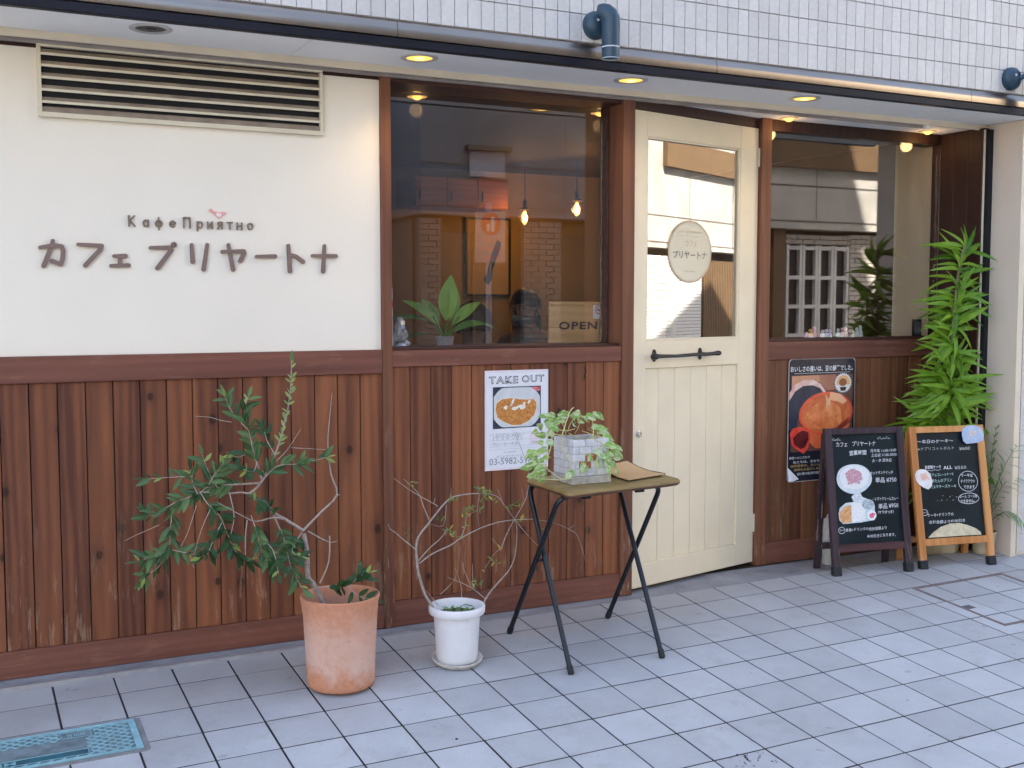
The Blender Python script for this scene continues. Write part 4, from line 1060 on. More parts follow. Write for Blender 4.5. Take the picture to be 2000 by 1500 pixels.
M['leaf_win'] = leafmat('window_leaf', (.07,.24,.05), (.34,.60,.11), (.35,.55,.2), .35, .3)
wp = thing('window_plant', 'broad leaved green plant in a small pot on the window ledge', 'plant', (.02, .235, 1.121))
part('pot', G().lathe([(.0001,.001),(.032,.001),(.042,.04),(.044,.042),(.040,.042),(.036,.036),(.0001,.034)], 20), plain('grey_pot', (.45,.44,.46), .5), wp)
lm = [leaf_mesh('leaf', .19, .075, .25, .22, M['leaf_win'], 8, .85), leaf_mesh('leaf', .21, .058, .55, .2, M['leaf_win'], 8, .9)]
for (p, d, k, s, up) in (((.01,0,.06),(.28,-.12,1.25),0,1.0,(.4,-1,.3)), ((.0,0,.06),(.05,-.2,1.2),0,1.08,(-.5,-1,.2)), ((0,0,.05),(1,-.15,.55),1,1.0,(0,-.3,1)), ((0,0,.05),(-1,-.15,.75),1,1.15,(0,-.3,1)),
                       ((0,0,.05),(.75,-.25,.95),1,.9,(-.2,-.8,.6)), ((0,0,.05),(-.6,-.2,.75),1,.9,(0,-.8,.6)), ((0,.02,.04),(-.35,.3,1.0),0,.8,(0,-1,.3)), ((0,0,.03),(-.95,.1,.28),1,.85,(0,-.2,1)), ((.0,0,.03),(.6,-.3,.5),1,.8,(0,-.6,1))):
    o = link('leaf', lm[k], wp); 
    dd = Vector(d).normalized()
    place(o, Vector(p) + dd*.05, d, up, s)
g = G()
for d in ((.28,-.1,1.2),(1,-.15,.55),(-1,-.1,.75),(-.6,-.2,.75),(.75,-.25,.95)):
    d = Vector(d).normalized(); g.tube([(0,0,.03), d*.04+Vector((0,0,.045)), d*.1+Vector((0,0,.05))], .004, 6)
part('stem', g, M['leaf_win'], wp)
M['foil'] = plain('clear_wrap', (.62,.63,.66), .18, .55, var=.3, scale=60)
g = G(); q = random.Random(8); n = 12; vs = []
for j in range(9):
    for i in range(n):
        t = 2*PI*i/n; r = (.045 - .0035*j)*q.uniform(.7, 1.2)
        vs.append((r*math.cos(t), .6*r*math.sin(t), j*.0155))
g.add(vs, [(j*n+i, j*n+(i+1)%n, (j+1)*n+(i+1)%n, (j+1)*n+i) for j in range(8) for i in range(n)] + [tuple(range(8*n, 9*n))])
solo('crumpled_wrap', g, M['foil'], 'crumpled shiny wrap in the left corner of the big window', 'wrapping', (-.19, .22, 1.121), smooth=0)
g = G().box(-.022,.022,-.012,.012,0,.10)
bx = thing('red_white_box', 'small white box with a red band at the left edge of the big window', 'box', (-.262, .21, 1.121))
part('box', G().box(-.030,.030,-.02,.02,0,.245), M['white'], bx, bevel=.001)
part('red_band', G().box(-.0305,.0305,-.0205,.0205,.165,.195), M['red'], bx)
fl = [(.035,.028,'pink'),(.05,.036,'yellow'),(.062,.032,'magenta'),(.045,.030,'white'),(.048,.032,'grey'),(.046,.028,'violet'),(.052,.026,'mint'),(.054,.026,'rose'),(.058,.038,'peach'),(.040,.022,'cream'),(.055,.030,'white'),(.066,.028,'pale green')]
fc = {'pink':(.75,.3,.45),'yellow':(.75,.55,.08),'magenta':(.65,.08,.28),'white':(.75,.75,.74),'grey':(.3,.4,.45),'violet':(.35,.2,.5),'mint':(.45,.62,.55),'rose':(.65,.38,.36),'peach':(.75,.5,.38),'cream':(.8,.75,.6),'pale green':(.6,.68,.6)}
names = ['pink','yellow','magenta','white capped','grey','violet','mint','rose','peach','cream','white round','pale green']
for k, (h, w_, c) in enumerate(fl):
    x = 2.045 + k*.0350
    t = thing('figurine', '%s little figurine, number %s from the left on the ledge of the right window' % (names[k], ['one','two','three','four','five','six','seven','eight','nine','ten','eleven','twelve'][k]), 'figurine', (x, .265 + .012*(k % 3), 1.1225), group='row of little figurines in the right window')
    mt = plain('figurine_'+c.replace(' ', '_'), fc[c], .35, var=.2, scale=80)
    r = w_*.45
    part('body', G().lathe([(.0001,0),(r*.95,0),(r,h*.1),(r*.9,h*.45),(r*.62,h*.6),(r*.3,h*.66)], 14), mt, t)
    part('head', G().lathe([(r*.3,h*.62),(r*.62,h*.70),(r*.66,h*.84),(r*.4,h*.97),(.0001,h)], 14), M['white'] if k in (3,4,6) else mt, t)
    if k % 2: part('base_band', G().lathe([(r*1.02,h*.08),(r*1.04,h*.1),(r*1.0,h*.26),(r*.97,h*.27)], 14), M['white'], t)
t = thing('card_frame', 'small dark upright frame in the right corner of the right window', 'frame', (2.828, .275, 1.1225))
part('frame', G().box(-.030,.030,0,.012,0,.095), M['frameblack'], t, bevel=.002)
part('card', G().box(-.022,.022,-.001,.0,.014,.082), plain('grey_card', (.16,.17,.18), .4), t)

# ------------------------------------------------------------------ posters
def outline_letters(body, x0, x1, z, y, parent, h):
    lettering(body, x0, x1, z, y, M['inkdark'], parent, height=h, bold=.035, space=1.12)
    lettering(body, x0+.004, x1-.004, z, y-.0004, M['white'], parent, height=h*.80, bold=-.016, space=1.12)
p1 = thing('takeout_poster', 'white laminated TAKE OUT poster with a curry photo on the boarding', 'poster', (.097, -.004, .606))
part('sheet', G().box(0,.298,0,.0035,0,.418), plain('laminated_paper', (.74,.76,.80), .3, var=.02), p1)
g = G()
for b in ((0,.298,0,.009),(0,.298,.409,.418),(0,.007,.0092,.4088),(.291,.298,.0092,.4088)): g.flat([(b[0],b[2]),(b[1],b[2]),(b[1],b[3]),(b[0],b[3])], -.0006)
part('margin', g, plain('pinkish_margin', (.76,.70,.73), .25, var=.03), p1, smooth=0)
outline_letters('TAKE', .018, .154, .378, -.0012, p1, .031)
outline_letters('OUT', .171, .277, .380, -.0012, p1, .031)
ph = part('photo', G().flat([(.036,.174),(.262,.176),(.262,.349),(.036,.349)], -.0008), ink('photo_dark', (.03,.035,.06), .25, hi=(.06,.07,.10)), p1, smooth=0)
part('plate', G().flat([(max(.040,min(.258,p[0])), max(.179,min(.345,p[1]))) for p in ell((.148,.262), .121, .100, 40)], -.0011), ink('photo_plate', (.52,.57,.60), .25, scale=12, hi=(.66,.69,.70)), ph, smooth=0)
part('sauce_rim', G().flat([(a*1.0+.0, b) for a, b in [(.148+(p[0]-.148)*1.04, .245+(p[1]-.245)*1.05) for p in P1_CURRY]], -.0013), ink('photo_rim', (.75,.68,.58), .25), ph, smooth=0)
part('curry', G().flat(P1_CURRY, -.0016), ink('photo_curry', (.40,.14,.03), .25, scale=95, hi=(.66,.32,.10)), ph, smooth=0)
g = G()
for k, (x, z, a, b) in enumerate(((.095,.262,.010,.007),(.128,.286,.014,.006),(.140,.258,.008,.016),(.172,.262,.014,.012),(.205,.283,.008,.006),(.120,.272,.006,.005),(.182,.275,.007,.008))): g.flat(ell((x,z), a, b, 12, k, .2, k), -.0019)
part('cream', g, ink('photo_cream', (.80,.76,.68), .25), ph, smooth=0)
part('pickle', G().flat([(.215,.345),(.258,.345),(.258,.328),(.238,.327)], -.0014), ink('photo_red', (.55,.06,.08), .25, hi=(.75,.3,.3)), ph, smooth=0)
M['inkgrey'] = ink('grey_ink', (.20,.22,.26)); M['inkpale'] = ink('pale_ink', (.34,.37,.42))
for body, x0, x1, z in P1_TEXT:
    mt = M['inkgrey'] if body[0] in '0カトК' else M['inkpale']
    lettering(body, x0, x1, z, -.0008, mt, p1, bold=-.004 if body[0] in 'カト' else 0)
g = G()
for (x0, x1, z) in ((.190,.212,.153),(.020,.285,.125),(.020,.285,.087),(.020,.26,.098)): g.flat([(x0,z),(x1,z),(x1,z+.0008),(x0,z+.0008)], -.0007)
part('rule', g, M['inkpale'], p1, smooth=0)
part('price_box', G().flat([(.207,.100),(.262,.100),(.262,.160),(.207,.160)], -.0006), ink('pale_pink_box', (.76,.68,.71)), p1, smooth=0)
for z in (.150,.110): part('bullet', G().flat(ell((.026,z), .0022, .0022, 8), -.0008), M['inkpale'], p1, smooth=0)

p2 = thing('coffee_poster', 'dark coffee poster with a red cup on the boarding right of the door', 'poster', (1.874, RY-.0075, .405))
oc = []
for (cx, cz, a0) in ((.022,.022,PI),(.410,.022,1.5*PI),(.410,.595,0),(.022,.595,.5*PI)):
    for k in range(6): oc.append((cx+.022*math.cos(a0+k*PI/10), cz+.022*math.sin(a0+k*PI/10)))
part('sheet', G().prism([(.216+(p[0]-.216)*1.012, .3085+(p[1]-.3085)*1.01) for p in oc], .001, .0035), plain('laminate_edge', (.62,.60,.58), .2), p2)
part('ground', G().prism(oc, 0, .0009), ink('poster_black', (.010,.011,.022), .22, scale=6, hi=(.02,.02,.035)), p2)
def pl(name, pts, y, col, hi=None, scale=20, parent=None):
    return part(name, G().flat(pts, y), ink('poster_'+name, col, .22, scale=scale, hi=hi), parent or p2, smooth=0)
pic2 = pl('photo', [(.014,.15),(.418,.15),(.418,.537),(.014,.537)], -.0006, (.10,.045,.04), (.16,.07,.05), 5)
pl('light_wall', P2_PEACH, -.0010, (.62,.33,.19), (.52,.24,.14), 6, pic2)
pl('brown_wall', P2_BROWN, -.0010, (.34,.13,.08), (.42,.18,.11), 6, pic2)
pl('kettle', P2_KETTLE, -.0012, (.014,.018,.035), (.035,.045,.075), 8, pic2)
pl('spout', P2_SPOUT, -.0014, (.62,.33,.27), (.85,.66,.60), 14, pic2)
pl('cup_body', P2_BODY, -.0013, (.62,.11,.035), (.70,.20,.07), 8, pic2)
pl('cup_rim', ell((.243,.339), .178, .109, 48, .05), -.0016, (.62,.035,.02), (.80,.12,.05), 6, pic2)
pl('coffee', ell((.243,.337), .166, .098, 48, .05), -.0018, (.50,.08,.022), (.72,.20,.065), 9, pic2)
pl('foam', ell((.232,.325), .125, .068, 40, .05, .06, 5), -.0020, (.58,.125,.032), (.82,.29,.10), 16, pic2)
pl('shade', P2_CRES, -.0022, (.16,.02,.02), (.30,.05,.03), 12, pic2)
pl('highlight', P2_LIP, -.0021, (.88,.52,.30), (.85,.40,.20), 10, pic2)
pl('stream', P2_STREAM, -.0023, (.62,.28,.12), (.80,.48,.28), 20, pic2)
pl('handle', P2_HANDLE, -.0024, (.55,.02,.02), (.82,.10,.06), 9, pic2)
pl('handle_hole', P2_HOLE, -.0026, (.06,.008,.012), (.16,.02,.02), 9, pic2)
bg = pl('badge', ell((.352,.491), .060, .054, 32), -.0022, (.02,.015,.02))
pl('badge_ring', ell((.352,.491), .054, .048, 32), -.0024, (.80,.76,.72), None, 20, bg)
pl('badge_top', [(p[0], max(p[1], .482)) for p in ell((.352,.491), .045, .040, 32)], -.0026, (.80,.45,.20), None, 20, bg)
pl('badge_bean', ell((.350,.494), .026, .020, 24), -.0028, (.30,.10,.05), None, 20, bg)
pl('badge_cup', [(.330,.470),(.374,.470),(.368,.450),(.336,.450)], -.0028, (.04,.02,.02), None, 20, bg)
g = G()
for k in range(26):
    t0 = 2*PI*k/26; d = Vector((math.cos(t0), math.sin(t0))); p_ = Vector((-d.y, d.x))
    c = Vector((.352,.491)) + Vector((d.x*.0572, d.y*.0512))
    g.flat([tuple(c+d*.002+p_*.002), tuple(c-d*.002+p_*.002), tuple(c-d*.002-p_*.002), tuple(c+d*.002-p_*.002)], -.0026)
part('badge_dashes', g, M['white'], bg, smooth=0)
for i, (body, x0, x1, z) in enumerate(P2_TEXT):
    lettering(body, x0, x1, z, -.0012, M['white'] if i in (0,1,2,5) else ink('gold_ink', (.60,.42,.12)), p2, height=.030 if i == 0 else .0135, bold=.012 if i == 0 else 0)
pl('rule', [(.03,.5455),(.40,.5455),(.40,.5475),(.03,.5475)], -.0012, (.6,.6,.6))
part('curled_corner', G().add([(-.002,-.001,.074),(.062,-.012,.013),(.02,-.016,.004),(-.001,-.008,.004)], [(0,1,2,3)]), M['white'], p2, smooth=0)

# oval sticker on the door pane
m = N('translucent_sticker'); tr = m.new('ShaderNodeBsdfTransparent'); ms = m.new('ShaderNodeMixShader'); ms.inputs[0].default_value = .62
m.set((.90,.84,.64), .6); m.l(tr.outputs[0], ms.inputs[1]); m.l(m.b.outputs[0], ms.inputs[2]); m.l(ms.outputs[0], m.o.inputs['Surface']); M['sticker'] = m.m
cs, sn = math.cos(DR), math.sin(DR)
def on_door(u, z, d=0.0): return (.825 + u*cs + (-d)*(-sn), .012 + u*sn - d*cs, z)
ov = thing('oval_sticker', 'cream oval cafe name sticker on the glass of the door', 'sticker', on_door(.394, 1.541, -.0145), (0, 0, DR))
part('disc', G().prism(ell((0,0), .150, .144, 48), -.0006, 0), M['sticker'], ov)
g = G(); a_, b_ = ell((0,0), .150, .144, 48), ell((0,0), .141, .135, 48)
g.add([(p[0], -.0012, p[1]) for p in a_+b_], [(i, (i+1)%48, 48+(i+1)%48, 48+i) for i in range(48)])
M['tan'] = ink('tan_ink', (.50,.40,.28)); M['greybrown'] = ink('grey_brown_ink', (.21,.19,.15))
part('rim', g, M['tan'], ov, smooth=0)
lettering('プリヤートナ', -.118, .115, -.014, -.0016, M['greybrown'], ov, height=.036, bold=.012)
lettering('カフェ', -.035, .045, .040, -.0016, M['tan'], ov, height=.030, bold=.01)
lettering('Кафе Приятно', -.075, .080, .092, -.0016, M['tan'], ov, height=.014)
part('rule', G().flat([(-.10,.072),(.10,.072),(.10,.0732),(-.10,.0732)], -.0014), M['tan'], ov, smooth=0)
part('rule', G().flat([(-.038,-.092),(.036,-.092),(.036,-.0885),(-.038,-.0885)], -.0014), M['tan'], ov, smooth=0)

# ------------------------------------------------------------------ chalkboards
M['chalkboard'] = plain('chalkboard', (.005,.012,.016), .38, 0, .3, var=.5, scale=5)
M['chalk'] = ink('white_chalk', (.72,.74,.76)); M['chalk_t'] = ink('turquoise_chalk', (.45,.68,.62)); M['chalk_d'] = ink('faint_chalk', (.42,.46,.44))
M['boardwood_d'] = wood('dark_board_frame', (.022,.012,.016), (.060,.036,.046), 'z', .1, worn=.8, wear_z=(.05, .17))
M['boardwood_l'] = wood('orange_board_frame', (.44,.17,.045), (.66,.33,.12), 'z', .25, worn=.85, wear_z=(.03, .14))
M['rubber'] = plain('rubber_foot', (.012,.014,.016), .7)
M['boardwood_r'] = wood('reddish_board_rail', (.05,.018,.018), (.11,.045,.045), 'x', .1)
def aboard(name, label, loc, rz, H, tilt, mat, railmat, back):
    t = thing(name, label, 'chalkboard', loc, (0, 0, rz))
    Wb, sw = .43, .038
    R_ = (-math.radians(tilt), 0, 0)
    for x0 in (0, Wb-sw):
        st = part('stile', G().box(x0, x0+sw, 0, .022, .030, H), mat, t, rot=R_, bevel=.002)
        part('foot', G().box(x0-.003, x0+sw+.003, -.004, .027, 0, .045), M['rubber'], t, rot=R_, bevel=.004)
    part('top_rail', G().box(sw+.0005, Wb-sw-.0005, .0005, .0215, H-.032, H-.001), railmat[0], t, rot=R_, bevel=.002)
    part('bottom_rail', G().box(sw+.0005, Wb-sw-.0005, .0005, .0215, .112, .147), railmat[1], t, rot=R_, bevel=.002)
    part('board', G().box(sw-.002, Wb-sw+.002, .010, .016, .145, H-.030), M['chalkboard'], t, rot=R_)
    # rear frame leaning the other way
    top = Vector((0, math.sin(math.radians(tilt))*(H-.03) + .024, math.cos(math.radians(tilt))*(H-.03)))
    ang = math.atan2(back - top.y, top.z)
    L = math.hypot(back - top.y, top.z + .009)
    for x0 in (.006, Wb-sw-.006):
        part('rear_leg', G().box(x0, x0+sw-.006, 0, .020, -L+.004, 0), mat, t, top, (ang, 0, 0), bevel=.002)
    part('rear_rail', G().box(sw, Wb-sw, .001, .019, -L+.10, -L+.13), mat, t, top, (ang, 0, 0), bevel=.002)
    return t
# printing on the boards is parented straight to the board thing, turned with its face
def face(t, tilt):
    R_ = Matrix.Rotation(-math.radians(tilt), 4, 'X')
    def put(o):
        o.matrix_basis = R_ @ o.matrix_basis; return o
    return put
def btext(t, put, body, x0, x1, z, mat, h=None):
    o = lettering(body, x0, x1, z, .0088, mat, t, height=h, wob=.0009, bold=.010 if x1-x0 < .1 else .003, shear=.06)
    return put(o)
def bflat(t, put, name, pts, y, mat):
    return put(part(name, G().flat(pts, y), mat, t, smooth=0))
def bloop(t, put, name, c, rx, rz, w_, mat):
    a_, b_ = ell(c, rx, rz, 40, 0, .015, 3), ell(c, rx-w_, rz-w_, 40, 0, .015, 3)
    g = G().add([(p[0], .0086, p[1]) for p in a_+b_], [(i, (i+1)%40, 40+(i+1)%40, 40+i) for i in range(40)])
    return put(part(name, g, mat, t, smooth=0))
b1 = aboard('chalkboard_menu', 'dark framed A-frame chalkboard with opening hours and two food photos', (1.845, -.186, .008), -.205, .705, 9.5, M['boardwood_d'], (M['boardwood_d'], M['boardwood_r']), .19)
pt = face(b1, 9.5)
for i, (s, x0, x1, z) in enumerate(B1_TEXT): btext(b1, pt, s, x0, x1, z, M['chalk'], {0:.024, 1:.024, 6:.026, 8:.026}.get(i, .0165))
bloop(b1, pt, 'ring_mark', B1_CIRC, .018, .0165, .0022, M['chalk'])
btext(b1, pt, 'セット', .049, .073, .215, M['chalk'], .011)
for x0 in (.042, .292):
    g = G(); st_ = .008 if x0 < .1 else .012
    for k in range(6):
        x = x0 + k*st_
        g.flat(ell((x, .650+.004*math.sin(k*2)), .0055, .0016, 8, .7*(-1)**k), .0087); g.flat(ell((x+.003, .647), .0065, .0008, 6, .2), .0088)
    pt(part('vine_ornament', g, M['chalk_d'], b1, smooth=0))
pp = bflat(b1, pt, 'sandwich_photo', ell((.146,.458), .094, .073, 40, 0, .02, 4), .0080, ink('photo_plate_blue', (.52,.62,.66), .25, scale=20, hi=(.72,.76,.76)))
bflat(b1, pt, 'plate_photo', ell((.149,.466), .080, .057, 36, 0, .02, 2), .0076, ink('photo_plate_white', (.72,.74,.74), .25, scale=30, hi=(.80,.80,.80)))
g = G()
for k, (x, z, a, b, r) in enumerate(((.128,.490,.030,.013,.3),(.160,.484,.026,.016,-.2),(.142,.462,.034,.016,.4),(.172,.462,.020,.013,.1),(.130,.446,.026,.010,.5),(.155,.446,.022,.010,-.4),(.118,.468,.016,.016,0))): g.flat(ell((x,z), a, b, 14, r, .12, k+2), .0072-.0001*k)
pt(part('filling_photo', g, ink('photo_pink', (.40,.13,.19), .25, scale=130, hi=(.72,.52,.56)), b1, smooth=0))
bflat(b1, pt, 'curry_photo', B1_CURRY, .0080, ink('photo_dish', (.50,.60,.64), .25, scale=30, hi=(.74,.77,.77)))
bflat(b1, pt, 'rice_photo', B1_RICE, .0076, ink('photo_rice', (.72,.74,.74), .25, scale=90, hi=(.82,.82,.80)))
bflat(b1, pt, 'sauce_photo', B1_SAUCE, .0075, ink('photo_sauce', (.58,.26,.09), .25, scale=80, hi=(.76,.46,.24)))
bflat(b1, pt, 'salad_photo', ell(B1_SALAD, .033, .024, 24), .0074, ink('photo_salad', (.14,.25,.30), .25, scale=150, hi=(.68,.72,.72)))
bflat(b1, pt, 'dish_photo', ell(B1_PINK, .025, .024, 24), .0073, M['white'])
bflat(b1, pt, 'pickle_photo', ell((.229,.279), .016, .012, 20, 0, .15, 2), .0070, ink('photo_pickle', (.66,.10,.18), .25, scale=200, hi=(.78,.26,.32)))
bflat(b1, pt, 'glass_photo', B1_CUP, .0075, ink('photo_glass', (.42,.53,.58), .25, scale=110, hi=(.78,.8,.8)))

b2 = aboard('chalkboard_cakes', 'orange framed A-frame chalkboard with cake names beside the tall plant', (2.330, -.262, .005), -.195, .70, 10.5, M['boardwood_l'], (M['boardwood_l'], M['boardwood_l']), .20)
pt2 = face(b2, 10.5)
for i, (s, x0, x1, z) in enumerate(B2_TEXT): btext(b2, pt2, s, x0, x1, z, M['chalk_t'] if i in (6,7,8) else (M['chalk_d'] if i in (1,2,5) else M['chalk']), {0:.019, 3:.018}.get(i, .0165))
bloop(b2, pt2, 'bubble', (.317,.419), .056, .052, .0024, M['chalk'])
bloop(b2, pt2, 'bubble', (.312,.334), .060, .028, .0024, M['chalk'])
bloop(b2, pt2, 'ring_mark', B2_CIRC, .019, .016, .0022, M['chalk'])
btext(b2, pt2, 'セット', .040, .065, .276, M['chalk'], .010)
bflat(b2, pt2, 'wave_mark', [(.085,.480),(.098,.484),(.112,.479),(.13,.485),(.15,.481),(.168,.486),(.168,.4845),(.15,.4795),(.13,.4835),(.112,.4775),(.098,.4825),(.085,.4785)], .0086, M['chalk'])
g = G()
q = random.Random(5)
for k in range(9): g.flat(ell((.13+.12*q.random(), .325+.03*q.random()), .006*q.random()+.001, .0012, 7, q.random()), .0087)
pt2(part('chalk_smudge', g, M['chalk_d'], b2, smooth=0))
bflat(b2, pt2, 'tart_photo', B2_DISH, -.0022, ink('photo_blue_plate', (.36,.45,.62), .25, scale=15, hi=(.52,.60,.72)))
bflat(b2, pt2, 'tart_slice', B2_DISHC, -.0026, ink('photo_tart', (.62,.42,.30), .25, scale=120, hi=(.78,.68,.58)))
bflat(b2, pt2, 'cake_photo', B2_CAKE, -.0022, ink('photo_white_plate', (.72,.66,.64), .25, scale=30, hi=(.82,.80,.78)))
bflat(b2, pt2, 'cake_slice', B2_CAKEC, -.0026, ink('photo_slice', (.68,.36,.28), .25, scale=90, hi=(.84,.66,.56)))
bflat(b2, pt2, 'dome_photo', B2_DOME, .0080, ink('photo_dome', (.50,.43,.28), .25, scale=18, hi=(.70,.64,.45)))
# ------------------------------------------------------------------ olive in a terracotta pot
def terracotta():
    m = N('terracotta'); v = m.coord(rand=False)
    tc = m.new('ShaderNodeTexCoord'); sp = m.new('ShaderNodeSeparateXYZ'); m.l(tc.outputs['Object'], sp.inputs[0])
    n = m.noise(v, 9, 5, .65, .3); n2 = m.noise(v, 60, 4)
    c = m.ramp(n2, [(.3, (.50,.215,.115)), (.7, (.60,.28,.165))])
    lime = m.math('ADD', sp.outputs['Z'], m.math('MULTIPLY', m.math('SUBTRACT', n, .5), .22))
    w = m.ramp(lime, [(.03, (0,0,0)), (.10, (.75,.75,.75)), (.20, (.55,.55,.55)), (.29, (0,0,0))])
    c = m.mix(m.math('MULTIPLY', w, m.ramp(n, [(.3, (.45,.45,.45)), (.65, (1,1,1))])), c, (.66,.50,.43))
    c = m.mix(m.math('MULTIPLY', m.ramp(m.noise(v, 22, 5, .7), [(.58, (0,0,0)), (.68, (1,1,1))]), .22), c, (.20,.13,.10))
    m.bump(n2, .12, .001)
    return m.set(c, .85)
M['terra'] = terracotta()
M['soil'] = plain('dry_soil', (.055,.038,.028), .95, var=.5, scale=120, bump=.6, bscale=120)
M['bark'] = plain('grey_bark', (.33,.28,.24), .85, var=.3, scale=90, bump=.3)
M['twig'] = plain('pale_twig', (.40,.33,.28), .8, var=.2, scale=60)
M['olive_leaf'] = leafmat('olive_leaf', (.020,.064,.020), (.115,.205,.068), (.20,.27,.14), .25, .45)
M['olive_young'] = leafmat('young_olive_leaf', (.16,.28,.05), (.36,.46,.12), (.5,.55,.3), .35, .4)
PX, PY = -.683, -.462
PZ = floor_z(PX, PY) + .001
ol = thing('potted_olive', 'leaning olive sapling in a tall terracotta pot', 'potted plant', (PX, PY, PZ))
part('pot', G().lathe([(.0001,.0),(.108,0),(.1155,.006),(.1185,.02),(.1225,.12),(.1295,.25),(.1360,.305),(.1390,.317),(.1380,.322),(.1340,.323),(.1305,.319),(.1280,.303),(.122,.25)], 56), M['terra'], ol, smooth=50)
part('soil', G().lathe([(.1225,.236),(.08,.244),(.0001,.248)], 28), M['soil'], ol)
tv = Matrix.Translation((-PX, -PY, -PZ))
lf = [leaf_mesh('leaf', .058, .0195, .12, .22, M['olive_leaf'], 5, .85), leaf_mesh('leaf', .050, .0185, -.1, .25, M['olive_leaf'], 5, .8), leaf_mesh('leaf', .064, .0175, .25, .2, M['olive_leaf'], 5, .9)]
ly = [leaf_mesh('leaf', .036, .0125, .05, .25, M['olive_young'], 5, .85)]
q = random.Random(21); nl = 0
extra = {}
def leafput(root, name, me, cap, cnt, p, d, up, s):
    if cnt < cap:
        o = link(name, me, root); place(o, p, d, up, s); return
    x = Vector(d).normalized(); y = Vector(up).cross(x)
    if y.length < 1e-4: y = Vector((0,1,0)).cross(x)
    y.normalize(); z = x.cross(y)
    m = Matrix.Translation(p) @ Matrix((x, y, z)).transposed().to_4x4() @ Matrix.Scale(s, 4)
    g = extra.setdefault((root.name, me.materials[0].name), (G(), root, me.materials[0]))[0]
    g.add([m @ v.co for v in me.vertices], [tuple(f.vertices) for f in me.polygons])
def along(pts, step):
    out = []; acc = 0
    for a, b in zip(pts[:-1], pts[1:]):
        a, b = Vector(a), Vector(b); L = (b-a).length; d = (b-a)/max(L, 1e-6); t = step - acc if acc else 0
        while t < L:
            out.append((a + d*t, d)); t += step
        acc = (acc + L) % step
    return out
def smooth_path(pts, n=3):
    pts = [Vector(p) for p in pts]
    if len(pts) < 3: return pts
    out = []
    for i in range(len(pts)-1):
        p0, p1, p2, p3 = pts[max(i-1,0)], pts[i], pts[i+1], pts[min(i+2,len(pts)-1)]
        for k in range(n):
            t = k/n
            out.append(.5*((2*p1) + (p2-p0)*t + (2*p0-5*p1+4*p2-p3)*t*t + (3*p1-p0-3*p2+p3)*t**3))
    return out + [pts[-1]]
for i, (pts, r0, r1, lv_) in enumerate(OLIVE):
    P_ = [tv @ Vector(p) for p in smooth_path(pts)]
    n = len(P_)
    g = G().tube(P_, [r0 + (r1-r0)*k/(n-1) for k in range(n)], 7 if r0 > .003 else 5)
    part('trunk' if i == 0 else 'branch', g, M['bark'] if r0 > .0025 else M['twig'], ol, smooth=60)
    if not lv_: continue
    s0 = .0130 if lv_ == 1 else .036
    seq = along(P_, s0); m_ = len(seq)
    for k, (p, d) in enumerate(seq):
        if k < m_*.14: continue
        if q.random() < .12: continue
        side = d.cross(Vector((0,-1,.2))).normalized()
        ax = Matrix.Rotation(q.uniform(-.9,.9) + (k % 2)*1.2, 3, d)
        for s in (-1, 1):
            if q.random() < .22: continue
            out = (ax @ side)*s
            dr = (d*q.uniform(.45,1.0) + out*.85 + Vector((q.uniform(-.2,.2),q.uniform(-.3,.2),q.uniform(-.15,.2)))).normalized()
            young = i == 5 and p.z > .72 or (k > m_-3 and q.random() < .35)
            leafput(ol, 'leaf', (ly if young else lf)[0 if young else q.randrange(3)], 295, nl, p, dr, (q.uniform(-.5,.5), -.8, q.uniform(.1,.9)), q.uniform(.82,1.18)*(.8 if i == 5 else 1)); nl += 1
    p = P_[-1]; d = (P_[-1]-P_[-2]).normalized()
    leafput(ol, 'leaf', ly[0] if q.random() < .5 else lf[1], 295, nl, p, d, (0,-.5,1), .8); nl += 1

# ------------------------------------------------------------------ white pot with a straggly shrub
M['whitepot'] = plain('chalky_white_pot', (.74,.75,.77), .5, var=.04, scale=14)
M['dishwhite'] = plain('worn_white_dish', (.66,.63,.57), .6, var=.18, scale=30)
WX, WY = -.226, -.440
WZ = floor_z(WX, WY)
solo('saucer', G().lathe([(.0001,.0),(.080,0),(.0935,.016),(.0955,.022),(.0925,.0225),(.088,.016),(.077,.006),(.0001,.006)], 44),
     M['dishwhite'], 'worn round white saucer under the white pot', 'saucer', (WX, WY, WZ+.002), (slope[0], slope[1], 0), smooth=50)
sh = thing('potted_shrub', 'nearly bare straggly shrub in a white plastic pot', 'potted plant', (WX, WY, WZ+.010))
part('pot', G().lathe([(.0001,0),(.070,0),(.0735,.004),(.077,.02),(.0865,.174),(.0870,.177),(.1015,.179),(.1045,.184),(.1055,.204),(.1030,.2085),(.0955,.2085),(.092,.202),(.088,.17)], 52), M['whitepot'], sh, smooth=50)
part('soil', G().lathe([(.0885,.172),(.05,.180),(.0001,.182)], 24), M['soil'], sh)
M['shrub_leaf'] = leafmat('shrub_leaf', (.05,.11,.03), (.22,.28,.06), (.3,.35,.15), .3, .45)
M['yellow_leaf'] = leafmat('yellow_leaf', (.42,.28,.03), (.60,.44,.08), (.6,.5,.2), .35, .45)
M['weed'] = leafmat('weed_leaf', (.05,.18,.03), (.20,.42,.10), (.3,.5,.2), .35, .45)
tv = Matrix.Translation((-WX, -WY, -WZ-.010))
for i, (pts, r0, r1) in enumerate(SHRUB):
    P_ = [tv @ Vector(p) for p in smooth_path(pts)]
    n = len(P_)
    if i in (0, 8): P_ = [P_[0] + Vector((.02 if i == 0 else -.02, 0, -.045))] + P_; n += 1
    part('stem' if i in (0, 8) else 'twig', G().tube(P_, [r0 + (r1-r0)*k/(n-1) for k in range(n)], 6), M['bark'] if r0 > .002 else M['twig'], sh, smooth=60)
